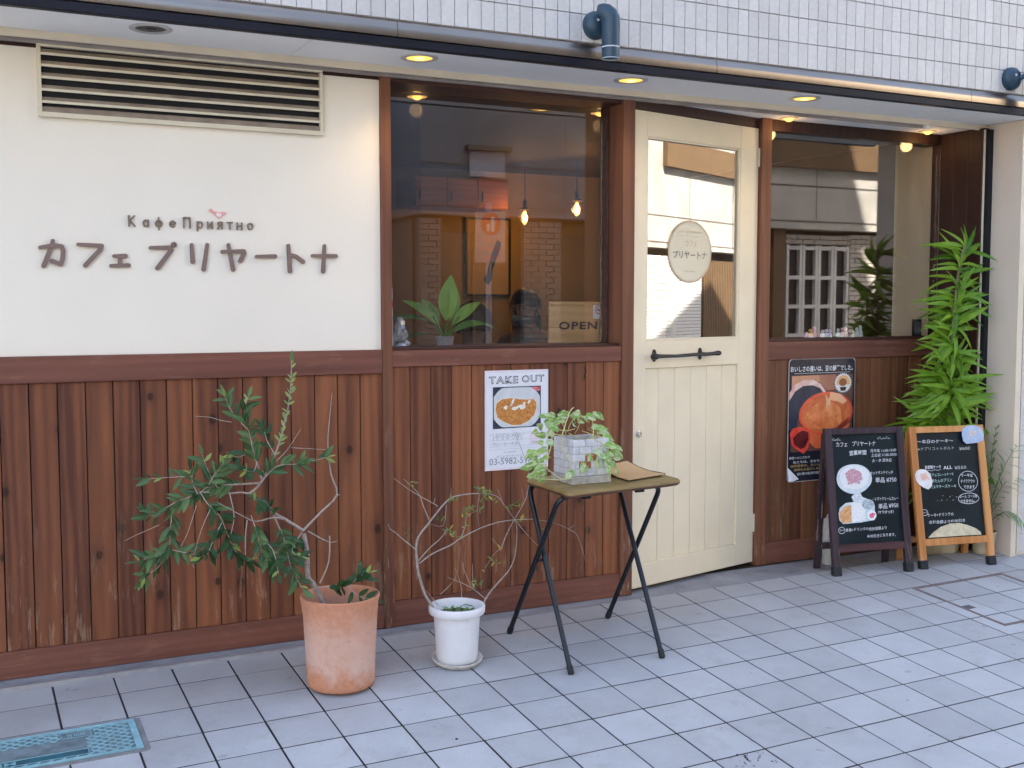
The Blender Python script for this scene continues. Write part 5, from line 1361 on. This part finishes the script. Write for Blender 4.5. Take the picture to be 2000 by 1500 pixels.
sl = [leaf_mesh('leaf', .027, .0085, .15, .3, M['shrub_leaf'], 4, .85), leaf_mesh('leaf', .024, .0075, -.1, .3, M['shrub_leaf'], 4, .9), leaf_mesh('leaf', .025, .009, .2, .3, M['yellow_leaf'], 4, .85)]
for k, p in enumerate(SHRUB_LEAF):
    p = tv @ Vector(p)
    for j in range(q.choice((2,3,4,4))):
        o = link('leaf', sl[2 if q.random() < .16 else q.randrange(2)], sh)
        place(o, p + Vector((q.uniform(-.008,.008), q.uniform(-.006,.006), q.uniform(-.008,.008))), (q.uniform(-1,1), q.uniform(-.7,.4), q.uniform(-.2,1)), (q.uniform(-.5,.5), -.6, .6), q.uniform(.7,1.15))
wl = leaf_mesh('leaf', .030, .013, .3, .2, M['weed'], 4, .8)
for (wx, wy) in ((-.055,-.045),(-.02,-.055),(.0,-.035),(.03,-.045),(.015,-.06),(-.04,-.02),(.045,-.02)):
    for j in range(8):
        t0 = q.uniform(0, 6.28)
        o = link('weed_leaf', wl, sh); z0 = q.uniform(.182,.209)
        place(o, (wx + q.uniform(-.008,.008), wy + q.uniform(-.008,.008), z0), (math.cos(t0), math.sin(t0), q.uniform(.1,1.2)), (0,0,1), q.uniform(.55,1.0))

# ------------------------------------------------------------------ folding table
M['tabletop'] = wood('worn_tabletop', (.150,.100,.030), (.37,.265,.098), 'x', .0, worn=.25, rough=.5)
M['tabedge'] = wood('table_edge', (.075,.035,.018), (.17,.085,.045), 'x', .0)
M['tube'] = plain('black_tube', (.010,.012,.016), .30, .2, var=.2, scale=60)
TX, TY, TZ = .36, -.50, -.02
tb2 = thing('folding_table', 'small wooden folding table on crossed black tube legs', 'table', (TX, TY, TZ))
FLc, FRc, BRc, BLc = (.093,-.722), (.640,-.640), (.668,-.268), (.106,-.345)
def tl(p, z): return (p[0]-TX, p[1]-TY, z-TZ)
out = []
cs_ = [Vector(FLc), Vector(FRc), Vector(BRc), Vector(BLc)]
for i in range(4):
    a, b, c = cs_[i-1], cs_[i], cs_[(i+1) % 4]
    r = .035 if i in (0, 3) else .022
    p0 = b + (a-b).normalized()*r; p2 = b + (c-b).normalized()*r
    for k in range(6):
        t = k/5; out.append((1-t)**2*p0 + 2*t*(1-t)*b + t*t*p2)
    nx = cs_[(i+1) % 4]; L = (nx-b).length
    for k in range(1, 9):
        t = (r + (L-2*r)*k/9)/L; p = b.lerp(nx, t); out.append(p)
n = len(out); g = G(); vs = []; ctr = sum(out, Vector((0,0)))/n
qq = random.Random(4); wav = [qq.uniform(-1,1) for _ in range(n)]
rings = ((.006,.6015,.004),(.0,.606,.003),(-.001,.612,.003),(.002,.619,.0008),(.009,.6245,.0),(.022,.6252,.0))
for ins, z, wv in rings:
    for k, p in enumerate(out):
        d = (ctr-p).normalized(); w_ = (wav[k]+wav[k-1]+wav[(k+1) % n])/3*wv
        vs.append((p.x + d.x*(ins+w_) - TX, p.y + d.y*(ins+w_) - TY, z - TZ + w_*.5))
for j in range(len(rings)-1):
    for k in range(n): g.f.append((j*n+k, j*n+(k+1) % n, (j+1)*n+(k+1) % n, (j+1)*n+k))
g.v = vs; g.f.append(tuple(reversed(range(n)))); g.f.append(tuple((len(rings)-1)*n+k for k in range(n)))
me = g.mesh('tabletop', M['tabletop'], 50); me.materials.append(M['tabedge'])
for p in me.polygons:
    if p.center.z < .6145-TZ: p.material_index = 1
part('tabletop', me, None, tb2)
zA, zB = floor_z(.085,-.254), floor_z(.114,-.705)
def uframe(f1, f2, top_y, ty_off, zt=.594):
    (x1, y1), (x2, y2) = f1, f2
    z1, z2 = floor_z(x1, y1)+.004, floor_z(x2, y2)+.004
    a, d = Vector((x1,y1,z1)), Vector((x2,y2,z2))
    ta, td = Vector((x1+.01, top_y, zt)), Vector((x2-.01+.06, top_y+ty_off, zt))
    r = .05
    pts = [a, a.lerp(ta, .3), a.lerp(ta, .6), ta + (a-ta).normalized()*r]
    for k in range(1, 6):
        t = k/6; s = ta + (a-ta).normalized()*r; e2 = ta + (td-ta).normalized()*r; pts.append((1-t)**2*s + 2*t*(1-t)*ta + t*t*e2)
    pts += [ta + (td-ta).normalized()*r, td + (ta-td).normalized()*r]
    for k in range(1, 6):
        t = k/6; s = td + (ta-td).normalized()*r; e2 = td + (d-td).normalized()*r; pts.append((1-t)**2*s + 2*t*(1-t)*td + t*t*e2)
    pts += [td + (d-td).normalized()*r, td.lerp(d, .4), td.lerp(d, .7), d]
    return [p - Vector((TX,TY,TZ)) for p in pts]
u1 = uframe((.085,-.254), (.544,-.254), -.640, .075)       # feet near the wall, rail under the front edge
u2 = uframe((.112,-.705), (.512,-.704), -.345, .06)        # feet towards the street
part('leg_frame', G().tube(u1, .0100, 12), M['tube'], tb2, smooth=60)
part('leg_frame', G().tube(u2, .0100, 12), M['tube'], tb2, smooth=60)
for u in (u1, u2):
    for i in (0, -1):
        d = (u[1]-u[0] if i == 0 else u[-2]-u[-1]).normalized(); p = u[i]
        part('foot_cap', G().tube([p - d*.002, p + d*.004, p + d*.028, p + d*.032], [.0105,.0122,.0122,.0106], 12), M['rubber'], tb2, smooth=60)
for (x, y) in ((.22,-.622),(.48,-.585)):
    part('bracket', G().box(x-.016-TX, x+.016-TX, y-.012-TY, y+.012-TY, .578-TZ, .6005-TZ).lathe([(.006,-.02),(.006,.02)], 10, (x-TX, y-TY, .582-TZ), True, True, Matrix.Rotation(PI/2, 4, 'Y')), M['iron'], tb2, bevel=.002)
part('pivot', G().lathe([(.006,-.016),(.006,.016)], 10, (.105-TX, -.487-TY, .33-TZ), True, True, Matrix.Rotation(PI/2, 4, 'Y')), M['iron'], tb2)

# menu on the table
M['kraft'] = plain('kraft_cover', (.56,.36,.17), .55, var=.05, scale=9)
M['binding'] = plain('dark_binding', (.035,.022,.018), .6)
A_, B_, C_, D_ = Vector((.407,-.620,.637)), Vector((.612,-.560,.637)), Vector((.585,-.330,.660)), Vector((.425,-.395,.657))
g = G(); vs = []; nn = 9
for lay in (0, 1):
    for j in range(nn):
        t = j/(nn-1)
        l, r_ = A_.lerp(D_, t), B_.lerp(C_, t)
        sag = -.010*math.sin(PI*t)
        for p in (l, r_): vs.append((p.x, p.y, p.z + sag - .004*lay))
for j in range(nn-1):
    a = 2*j; g.f += [(a, a+1, a+3, a+2), (a+2*nn, a+2+2*nn, a+3+2*nn, a+1+2*nn), (a, a+2, a+2+2*nn, a+2*nn), (a+1, a+1+2*nn, a+3+2*nn, a+3)]
g.f += [(0, 2*nn, 2*nn+1, 1), (2*nn-2, 2*nn-1, 4*nn-1, 4*nn-2)]; g.v = vs
mc = (.50, -.48, .6255)
mn = thing('menu_book', 'tan menu book with curling cover lying on the folding table', 'menu', mc)
part('cover', rel(g, mc), M['kraft'], mn, smooth=60)
part('binding', rel(G().tube([C_ + Vector((.003,.002,-.002)), C_.lerp(B_, .3) + Vector((.003,.002,-.011)), C_.lerp(B_, .6) + Vector((.003,.002,-.012)), B_ + Vector((.003,.002,-.002))], .0036, 6), mc), M['binding'], mn)
part('pages', rel(G().slab([(.412,-.612),(.600,-.556),(.572,-.36),(.432,-.40)], .6257, .631), mc), M['binding'], mn)

# ------------------------------------------------------------------ brick patterned planter with pothos
def planter_mat():
    m = N('whitewashed_brick'); v = m.coord(rand=True)
    n = m.noise(v, 35, 5, .65)
    c = m.ramp(n, [(.3, (.50,.50,.53)), (.65, (.70,.70,.72))])
    c = m.mix(m.math('MULTIPLY', m.ramp(m.noise(v, 90, 4, .7), [(.6, (0,0,0)), (.7, (1,1,1))]), .4), c, (.30,.27,.26))
    m.bump(n, .5, .002); return m.set(c, .9)
M['wbrick'] = planter_mat()
M['bbase'] = concrete('weathered_cement', (.40,.38,.34), .3, 30)
M['rawclay'] = plain('bare_clay', (.42,.15,.06), .9, var=.25, scale=60, bump=.3)
QX, QY, QZ = .262, -.512, .6257
pb = thing('brick_planter', 'small square planter of whitewashed bricks standing on the table', 'planter', (QX, QY, QZ))
hw = .078
part('base', G().box(-hw-.006, hw+.006, -hw-.006, hw+.006, 0, .030), M['bbase'], pb, bevel=.004)
g = G(); t_ = .012
g.box(-hw+.004, hw-.004, -hw+.004, -hw+.004+t_, .0305, .168).box(-hw+.004, hw-.004, hw-.004-t_, hw-.004, .0305, .168).box(-hw+.004, -hw+.004+t_, -hw+.0165, hw-.0165, .0305, .168).box(hw-.004-t_, hw-.004, -hw+.0165, hw-.0165, .0305, .168)
part('wall', g, plain('pale_mortar', (.52,.51,.50), .9, var=.15, scale=50), pb)
part('soil', G().box(-hw+.017, hw-.017, -hw+.017, hw-.017, .12, .150), M['soil'], pb)
rows = 5; bh = .0275
for r in range(rows):
    z0 = .0312 + r*bh
    for f in range(4):
        cuts = [-hw+.002, -.026, .026, hw-.002] if r % 2 == 0 else [-hw+.002, -.052, 0, .052, hw-.002]
        for k in range(len(cuts)-1):
            a, b = cuts[k]+.0008, cuts[k+1]-.0008
            dp = qq.uniform(-.0012, .0016)
            bare = f == 0 and ((r in (1,2) and k == 1) or (r == 3 and k == 1))
            o = part('brick', G().box(a, b, -hw-dp*0, -hw+.0055, z0+.0006, z0+bh-.0010), M['rawclay'] if bare and r != 3 else M['wbrick'], pb, (0,0,0), (0,0,f*PI/2), bevel=.0018)
            if bare and r != 3: o.location.y = .0022
M['pothos'] = leafmat('pothos_leaf', (.16,.36,.05), (.36,.60,.12), (.6,.7,.35), .4, .32, rim=(.72,.78,.55))
M['vine'] = plain('pale_vine', (.52,.52,.24), .5, var=.2, scale=40)
tv = Matrix.Translation((-QX, -QY, -QZ))
for pts in POTHOS_VINE:
    P_ = [tv @ Vector(p) for p in smooth_path(pts)]
    for p in P_: p.z = max(p.z, .004)
    part('vine', G().tube(P_, .0019, 6), M['vine'], pb, smooth=60)
pl_ = [leaf_mesh('leaf', .046, .034, .25, .22, M['pothos'], 7, .75, .10), leaf_mesh('leaf', .050, .030, .4, .3, M['pothos'], 7, .75, .08), leaf_mesh('leaf', .042, .033, .15, .15, M['pothos'], 7, .7, .12)]
for k, (x, y, z, s) in enumerate(POTHOS_LEAF):
    c = tv @ Vector((x, y, z)); d = Vector((c.x*1.6 + q.uniform(-.04,.04), -.05 + q.uniform(-.05,.02), (c.z-.15)*.4 - .02 + q.uniform(-.05,.05)))
    d.normalize()
    o = link('leaf', pl_[k % 3], pb)
    place(o, c - d*.022*s, d, (q.uniform(-.5,.5), -1.1, q.uniform(.1,1.0)), s*q.uniform(.75,.98))
    if k % 5 < 3:
        o2 = link('leaf', pl_[(k+1) % 3], pb); off2 = Vector((q.uniform(-.028,.028), q.uniform(-.01,.02), q.uniform(-.026,.022)))
        c2 = c + off2; c2.z = max(c2.z, .012)
        place(o2, c2, Vector((d.x + q.uniform(-.6,.6), d.y, d.z + q.uniform(-.5,.3))), (q.uniform(-.5,.5), -1.0, q.uniform(.1,1.0)), s*q.uniform(.6,.85))
    stalk = [c - d*.022*s, c - d*.035*s + Vector((0,.004,-.008)), c.lerp(Vector((c.x*.6, .0, max(.12, c.z-.05))), .4)]
    part('leaf_stalk', G().tube(stalk, .0011, 5), M['vine'], pb, smooth=60)

# ------------------------------------------------------------------ tall dracaena and little palm in the corner
M['drac'] = leafmat('dracaena_leaf', (.050,.175,.012), (.33,.55,.045), (.40,.58,.15), .40, .30)
M['basket'] = plain('cream_pot', (.56,.49,.34), .6, var=.1, scale=20)
DX, DY = 2.715, -.015
dr_ = thing('tall_dracaena', 'tall leafy green plant tied up in the dark corner behind the chalkboards', 'potted plant', (DX, DY, 0.0))
part('pot', G().lathe([(.0001,0),(.085,0),(.098,.02),(.118,.15),(.122,.20),(.116,.20),(.108,.16)], 36), M['basket'], dr_, smooth=50)
part('soil', G().lathe([(.108,.165),(.0001,.175)], 20), M['soil'], dr_)
q = random.Random(31)
dl = [leaf_mesh('leaf', .21, .034, .75, .18, M['drac'], 9, .95), leaf_mesh('leaf', .20, .032, 1.15, .2, M['drac'], 9, .95), leaf_mesh('leaf', .23, .031, .5, .15, M['drac'], 9, 1.0), leaf_mesh('leaf', .17, .027, .9, .2, M['drac'], 8, .9)]
nd = 0
stems = [([(0,0,.16),(-.01,.0,.55),(.015,-.02,1.0),(.03,-.05,1.45),(.045,-.075,1.60)], 1.62), ([(.02,.01,.16),(.03,-.03,.5),(-.03,-.06,.9),(-.01,-.08,1.38)], 1.4), ([(-.02,0,.16),(-.06,-.02,.45),(-.04,-.04,.80)], .83), ([(-.04,.02,.16),(-.09,.03,.45),(-.10,.02,.70)], .73), ([(.01,-.02,.16),(.06,-.10,.4),(.08,-.13,.62)], .65)]
for pts, top in stems:
    part('stem', G().tube(smooth_path(pts, 4), .0075, 8), plain('green_cane', (.20,.22,.09), .5, var=.2), dr_, smooth=60)
    sp_ = smooth_path(pts, 6)
    for (p, d) in along(sp_, .022):
        if p.z < .36: continue
        for k in range(5 if p.z < .95 else 3):
            for att in range(8):
                t0 = q.uniform(0, 2*PI)
                if math.sin(t0) > .55: t0 = -t0
                up = q.uniform(.05, 1.15) if p.z > top-.15 else q.uniform(-.2, .95)
                if att > 3: up += .5
                dd = Vector((math.cos(t0), math.sin(t0)*.8, up))
                sc = q.uniform(.62, 1.0)*(1.10 if p.z < .9 else .92)
                tp = p + dd.normalized()*.22*sc; wx_, wy_ = DX + tp.x, DY + tp.y
                bad = wy_ < -.30 or wx_ > 3.14 or (wx_ > 2.87 and wy_ > -.05)
                if min(p.z, tp.z - .07) < .72 and wy_ < -.262 - .197*(wx_ - 2.33) + .185*max(0, min(.7, tp.z) - .05) + .045: bad = True
                if not bad: break
            if bad: continue
            leafput(dr_, 'leaf', dl[q.randrange(4)], 290, nd, p, dd, (q.uniform(-.7,.3), -.9, q.uniform(.2,.9)), sc); nd += 1
for (rn, mn_), (g, root, mt) in extra.items():
    o = part('leaves', g, mt, root, smooth=60, fix=False); o['kind'] = 'stuff'
g = G()
for z, x, y in ((1.33,.028,-.055),(1.28,.03,-.06),(.98,.0,-.05)):
    g.tube([(x-.014,y-.012,z),(x+.0,y-.016,z+.004),(x+.016,y-.010,z+.006),(x+.03,y-.004,z+.02)], .003, 6)
part('tie', g, plain('white_tie', (.75,.75,.76), .5), dr_)
PXX, PYY = 2.862, -.170
pz0 = floor_z(PXX, PYY)
pa = thing('small_palm', 'small feathery palm in a beige pot by the pillar', 'potted plant', (PXX, PYY, pz0))
part('pot', G().lathe([(.0001,0),(.048,0),(.052,.01),(.062,.11),(.064,.115),(.059,.115)], 26), M['basket'], pa, smooth=50)
part('soil', G().lathe([(.058,.10),(.0001,.105)], 16), M['soil'], pa)
M['palm'] = leafmat('palm_leaf', (.035,.13,.035), (.16,.33,.09), (.3,.45,.2), .35, .35)
fr_ = leaf_mesh('leaflet', .10, .009, .35, .15, M['palm'], 5, .9)
for (dx, dy, hz, dro) in ((.11,-.10,.56,.16),(.05,-.14,.66,.10),(.13,-.05,.42,.20),(-.06,-.10,.60,.10),(.09,-.16,.38,.20),(.02,-.04,.70,.06)):
    rach = []
    for k in range(12):
        t = k/11
        rach.append(Vector((dx*t**1.4, dy*t**1.3, .09 + (hz-.09)*t - dro*t**3)))
    part('frond_rib', G().tube(rach, [.0026-.0017*k/11 for k in range(12)], 6), M['palm'], pa, smooth=60)
    for k in range(4, 12):
        p = rach[k]; d = (rach[min(k+1,11)]-rach[k-1]).normalized(); sd = d.cross(Vector((.2,-.4,1))).normalized()
        for s in (-1, 1):
            o = link('leaflet', fr_, pa); place(o, p, d*.75 + sd*s*.8 + Vector((0,0,-.15)), (0,-.3,1), 1.0-.045*abs(k-7))
g = G(); q = random.Random(6)
g.lathe([(.0001,0),(.026,0),(.030,.006),(.031,.20),(.027,.225),(.012,.235),(.011,.25),(.0001,.252)], 20)
solo('speckled_bottle', g, plain('speckled_white', (.62,.61,.58), .6, var=.12, scale=60, fleck=.8), 'speckled white bottle standing behind the dark chalkboard', 'bottle', (2.035, .065, -.001))

# ------------------------------------------------------------------ drain cover, inspection cover, bits on the paving
M['cyan'] = plain('cyan_paint', (.24,.45,.50), .5, var=.22, scale=25, bump=.1)
M['cyan_d'] = plain('dark_teal', (.02,.10,.13), .6, var=.4, scale=14)
M['plategrey'] = plain('dusty_plate', (.15,.20,.22), .7, var=.35, scale=22)
M['mortar'] = plain('mortar', (.20,.205,.21), .9, var=.2, scale=20)
dc = thing('drain_cover', 'cyan painted iron cover with a diamond grid set in the paving', 'drain cover', (-1.58, -.57, floor_z(-1.58, -.57)), slope)
x0, x1, y0, y1 = -.62, .194, -.116, .096
g = G().slab([(x0,y0-.018),(x1+.008,y0-.018),(x1+.020,y0-.006),(x1+.020,y1+.006),(x1+.008,y1+.018),(x0,y1+.018)], -.012, .0012)
part('surround', g, M['mortar'], dc)
part('plate', G().box(x0, x1, y0, y1, .0014, .0026), M['plategrey'], dc)
g = G().box(x0, x1, y0, y0+.012, .0028, .0062).box(x0, x1, y1-.012, y1, .0028, .0062).box(x1-.020, x1, y0+.0122, y1-.0122, .0028, .0062)
part('border', g, M['cyan'], dc)
xa, xb, ya, yb = x0, x1-.0205, y0+.0125, y1-.0125
def clipseg(p, d):
    t0, t1 = -9, 9
    for a, b, c, e in ((p[0], d[0], xa, xb), (p[1], d[1], ya, yb)):
        u, v = (c-a)/d[0] if a is p[0] and b is d[0] else (c-a)/b, (e-a)/b
        u = (c-a)/b
        t0 = max(t0, min(u, v)); t1 = min(t1, max(u, v))
    return (t0, t1) if t1 - t0 > .01 else None
panels = ((-.03,.060,.030,.075),(-.335,-.27,.030,.072),(-.26,.035,-.045,.022),(-.30,.040,-.092,-.055))
nb = 0
for s in (-1, 1):
    for k in range(-30, 40):
        p = (k*.036 - .3, 0.0); d = (.8, s*.6)
        r = clipseg(p, d)
        if not r: continue
        # leave the lettering panels clear
        step = .006; t = r[0]; run = None; segs = []
        while t <= r[1]:
            x, y = p[0]+d[0]*t, p[1]+d[1]*t
            ins = any(a-.004 < x < b+.004 and c-.004 < y < e_+.004 for a, b, c, e_ in panels)
            if not ins and run is None: run = t
            if (ins or t + step > r[1]) and run is not None:
                if t - run > .008: segs.append((run, t))
                run = None
            t += step
        for a, b in segs:
            m_ = (a+b)/2; nb += 1
            g = G().obox((p[0]+d[0]*m_, p[1]+d[1]*m_, .0040 + (.0004 if s > 0 else 0)), (d[0]*(b-a)/2, d[1]*(b-a)/2, 0), (-d[1]*.0019, d[0]*.0019, 0), (0,0,.0013))
            part('grid_bar', g, M['cyan'], dc, smooth=0)
for i, (a, b, c, e_) in enumerate(panels):
    pnl = part('panel', G().box(a, b, c, e_, .0028, .0044), M['cyan_d'] if i == 3 else M['plategrey'], dc)
    if i in (0, 1, 3):
        g = G()
        for b_ in ((a,b,c,c+.002),(a,b,e_-.002,e_),(a,a+.002,c+.0021,e_-.0021),(b-.002,b,c+.0021,e_-.0021)): g.box(b_[0],b_[1],b_[2],b_[3],.0046,.0060)
        part('raised_edge', g, M['cyan'], pnl)
for (body, xx, yy, w_, h_) in (('仕切弁', -.012, .052, .055, .026), ('止水', -.325, .051, .045, .024), ('MM', -.235, -.073, .070, .022)):
    me = text_mesh(body, w_, h_, bold=.01); me.materials.clear(); me.materials.append(M['cyan'])
    for v in me.vertices: v.co = (v.co.x, v.co.z, .0048)
    link('mark', me, dc, (xx, yy, 0))
ic = thing('inspection_cover', 'tile topped inspection cover outlined by a worn metal frame in the paving', 'inspection cover', (2.36, -.70, floor_z(2.36, -.70)), slope)
M['frame_br'] = plain('worn_frame', (.20,.165,.15), .6, .2, var=.3, scale=30)
a, b, c, e_ = -.275, .285, -.252, .232
for bx in ((a-.016,b+.016,e_,e_+.007),(a-.016,b+.016,e_+.010,e_+.017),(a-.016,b+.016,c-.016,c-.009),(a-.016,b+.016,c-.007,c),(a-.016,a-.009,c+.0005,e_-.0005),(a-.007,a,c+.0005,e_-.0005),(b,b+.007,c+.0005,e_-.0005),(b+.009,b+.016,c+.0005,e_-.0005)):
    part('frame_bar', G().box(bx[0],bx[1],bx[2],bx[3],-.01,.0022), M['frame_br'], ic)
part('lifting_slot', G().box(a+.001, a+.05, -.06, -.02, -.01, .0016), plain('dirty_slot', (.10,.10,.11), .8, var=.3), ic)
g = G().lathe([(.0001,-.004),(.004,-.003),(.0055,0),(.004,.003),(.0001,.0042)], 9)
solo('pebble', g, plain('pale_pebble', (.55,.52,.49), .8), 'small pale pebble on the paving between the table feet', 'pebble', (.124, -.299, floor_z(.124,-.299)+.004), smooth=80)
solo('dark_pebble', G().lathe([(.0001,-.002),(.004,-.001),(.005,0),(.003,.002),(.0001,.0025)], 8), M['joint'], 'tiny dark pebble on the paving in front of the white pot', 'pebble', (-.478, -1.004, floor_z(-.478,-1.004)+.0015), smooth=80)

# ------------------------------------------------------------------ across the street (seen mirrored in the glass)
OY = -9.5
M['oconc'] = concrete('stained_concrete', (.40,.38,.34), .28, 1.0)
M['obrick'] = plain('pale_split_brick', (.50,.46,.40), .85, var=.08, scale=5, rand=.12)
M['obrick_shade'] = plain('shaded_split_brick', (.15,.14,.13), .85, var=.08, scale=5)  # darker copy of the pale brick, shade of the left piers put into the colour
M['omort'] = plain('dark_mortar', (.12,.11,.10), .9)
M['obrown'] = plain('brown_cladding', (.13,.078,.036), .7, var=.15, scale=6)
M['odark'] = plain('dark_glass', (.012,.013,.015), .3)
M['owhite'] = plain('white_frame', (.68,.67,.63), .6, var=.05)
M['oshut'] = plain('white_shutter', (.70,.69,.65), .55, var=.04)
ob = thing('opposite_building', 'pale concrete building across the street, mirrored in the windows and door', 'building', (10, OY, -.3))
def O_(g): return rel(g, (10, OY, -.3))
M['oconc_shade'] = concrete('shaded_concrete', (.135,.140,.155), .30, 1.1)  # darker copy of the concrete: shade on the left part painted in
part('upper_wall', O_(G().box(3.8, 9.3, OY-8, OY, 2.5, 8.6)), M['oconc_shade'], ob)
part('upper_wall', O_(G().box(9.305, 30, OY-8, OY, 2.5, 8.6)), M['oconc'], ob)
part('ground_floor', O_(G().box(3.85, 30, OY-8, OY-.45, -.3, 2.499)), M['omort'], ob)
part('side_wall', O_(G().box(3.9, 4.0, OY-8, OY-.4, -.3, 2.499)), M['obrick_shade'], ob)
for (x_, z_, w_) in ((3.8,3.18,26.2),(3.8,2.62,26.2)):
    part('joint', O_(G().box(x_, x_+w_, OY-.0005, OY+.006, z_-.012, z_+.012)), M['omort'], ob)
for x_ in (6.0, 8.4, 10.7, 13.0, 15.4, 18.9, 21.0): part('joint', O_(G().box(x_-.008, x_+.008, OY-.0005, OY+.004, 2.64, 8.5)), M['omort'], ob)
part('eave', O_(G().box(9.7, 12.9, OY+.001, OY+.10, 3.46, 3.95)), M['obrown'], ob)
part('eave', O_(G().box(17.7, 30, OY+.001, OY+.12, 4.22, 4.8)), M['obrown'], ob)
# brick piers: courses as real bricks
def brickwork(x0, x1, z0, z1, y):
    g = G(); r = 0; z = z0
    while z + .075 < z1:
        x = x0 + (0 if r % 2 else -.12)
        while x < x1:
            a_, b_ = max(x, x0)+.006, min(x+.24, x1)-.006
            if b_ - a_ > .02: g.box(a_, b_, y-.1, y + rnd.uniform(-.006,.006), z+.006, z+.072)
            x += .24
        z += .078; r += 1
    o = part('bricks', O_(g), M['obrick'] if x0 > 9 else M['obrick_shade'], ob, smooth=0); o['kind'] = 'stuff'
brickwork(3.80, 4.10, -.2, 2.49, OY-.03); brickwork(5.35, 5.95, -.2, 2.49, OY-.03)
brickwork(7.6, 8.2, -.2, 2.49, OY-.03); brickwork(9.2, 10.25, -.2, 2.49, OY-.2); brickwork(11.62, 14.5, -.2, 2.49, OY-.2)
brickwork(10.25, 11.62, -.2, .74, OY-.2); brickwork(10.25, 11.62, 2.27, 2.49, OY-.2)
part('pier', O_(G().box(9.93, 10.16, OY-.35, OY-.10, -.2, 2.495)), M['obrown'], ob)
for (a_, b_) in ((4.1,5.35),(5.95,7.6),(8.2,9.2)):
    part('bay_window', O_(G().box(a_+.05, b_-.05, OY-.42, OY-.36, .5, 2.3)), M['odark'], ob)
    part('bay_frame', O_(G().box(a_+.01, a_+.05, OY-.42, OY-.30, -.2, 2.45).box(b_-.05, b_-.01, OY-.42, OY-.30, -.2, 2.45).box((a_+b_)/2-.02, (a_+b_)/2+.02, OY-.42, OY-.32, -.2, 2.45).box(a_+.051, b_-.051, OY-.42, OY-.32, 2.3, 2.45)), M['obrown'], ob)
for k in range(4):
    xl = 10.28 + k*.335
    g = G().box(xl, xl+.05, OY-.30, OY-.20, .76, 2.26).box(xl+.27, xl+.32, OY-.30, OY-.20, .76, 2.26)
    for z_ in (.76, 1.23, 1.70, 2.18): g.box(xl+.0505, xl+.2695, OY-.30, OY-.205, z_, z_+.06)
    w = part('lattice_window', O_(g), M['owhite'], ob)
    part('pane', O_(G().box(xl+.05, xl+.27, OY-.28, OY-.27, .78, 2.24)), M['odark'], w)
    part('curtain', O_(G().box(xl+.06, xl+.14, OY-.29, OY-.285, .80, 2.2)), M['owhite'], w)
g = G(); z = -.2
while z < 2.28:
    g.box(16.0, 19.68, OY-.16, OY-.10, z, z+.062); z += .075
o = part('shutter_slats', O_(g), M['oshut'], ob, smooth=0, bevel=0); o['kind'] = 'stuff'
part('shutter_post', O_(G().box(18.38, 18.46, OY-.17, OY-.07, -.2, 2.3)), M['oshut'], ob)
g = G(); x = 19.8
while x < 24: g.box(x, x+.06, OY-.16, OY-.10, -.2, 2.3); x += .085
o = part('ribbed_cladding', O_(g), M['obrown'], ob, smooth=0); o['kind'] = 'stuff'
part('blank_panel', O_(G().box(4.50, 5.02, OY+.001, OY+.05, 3.02, 3.36)), plain('grey_panel', (.30,.30,.34), .6), ob)
part('panel_hood', O_(G().box(4.44, 5.08, OY+.001, OY+.14, 3.365, 3.43)), M['odark'], ob)
ss = thing('street_sign', 'white street sign with a red disc on a pale pole, mirrored in the big window', 'street sign', (3.22, -6.2, -.40))
part('pole', G().lathe([(.03,0),(.03,2.75)], 14, (0,0,0), True, True), plain('grey_pole', (.34,.34,.36), .5), ss)
part('plate', G().box(-.17,.17,-.01,.01,2.13,2.66).move(Matrix.Translation((0,.045,0))), plain('sign_plate', (.40,.37,.37), .5), ss, bevel=.004)
part('disc', G().prism(ell((0,2.53), .115,.115,28), .0555, .058), ink('sign_red', (.55,.07,.06)), ss)
part('figure', G().prism(ell((.02,2.585), .022,.022,12), .0582, .0592).prism([(-.005,2.56),(.045,2.56),(.04,2.45),(0,2.45)], .0582, .0592).prism([(-.05,2.53),(-.015,2.53),(-.018,2.455),(-.047,2.455)], .0582, .0592), M['owhite'], ss)
for k, z_ in enumerate((2.36, 2.27, 2.18)): part('lettering_bar', G().box(-.12,.12,.0555,.0565,z_-.022,z_+.022), ink('sign_pink', (.60,.33,.33)), ss)
# neighbours along the cafe's side of the street
nb_ = thing('gabled_neighbour', 'gabled building further along the row, outside the view', 'building', (14.8, 3, -.5))
part('wall', G().add([(x-14.8, y-3, z+.5) for y in (-.37, 9) for (x, z) in ((11.6,-.5),(18.4,-.5),(18.4,11.8),(15.8,13.95),(11.6,11.9))],
     [(0,1,2,3,4),(9,8,7,6,5),(0,5,6,1),(1,6,7,2),(2,7,8,3),(3,8,9,4),(4,9,5,0)]), M['pillar'], nb_, smooth=0)
lb = thing('left_neighbour', 'plain block next to the cafe, outside the view to the left', 'building', (-16, 4, -.5))
part('wall', G().box(-7.9, 7.9, -4.36, 8, 0, 13), M['grout'], lb)
lo = thing('opposite_left_building', 'low pale building across the side street, outside the view', 'building', (-6, -13.5, -.5))
part('wall', G().box(-10, 7.6, -4, 4, 0, 5.2), M['oconc'], lo)
bpy.data.objects.remove(_fo, do_unlink=True)
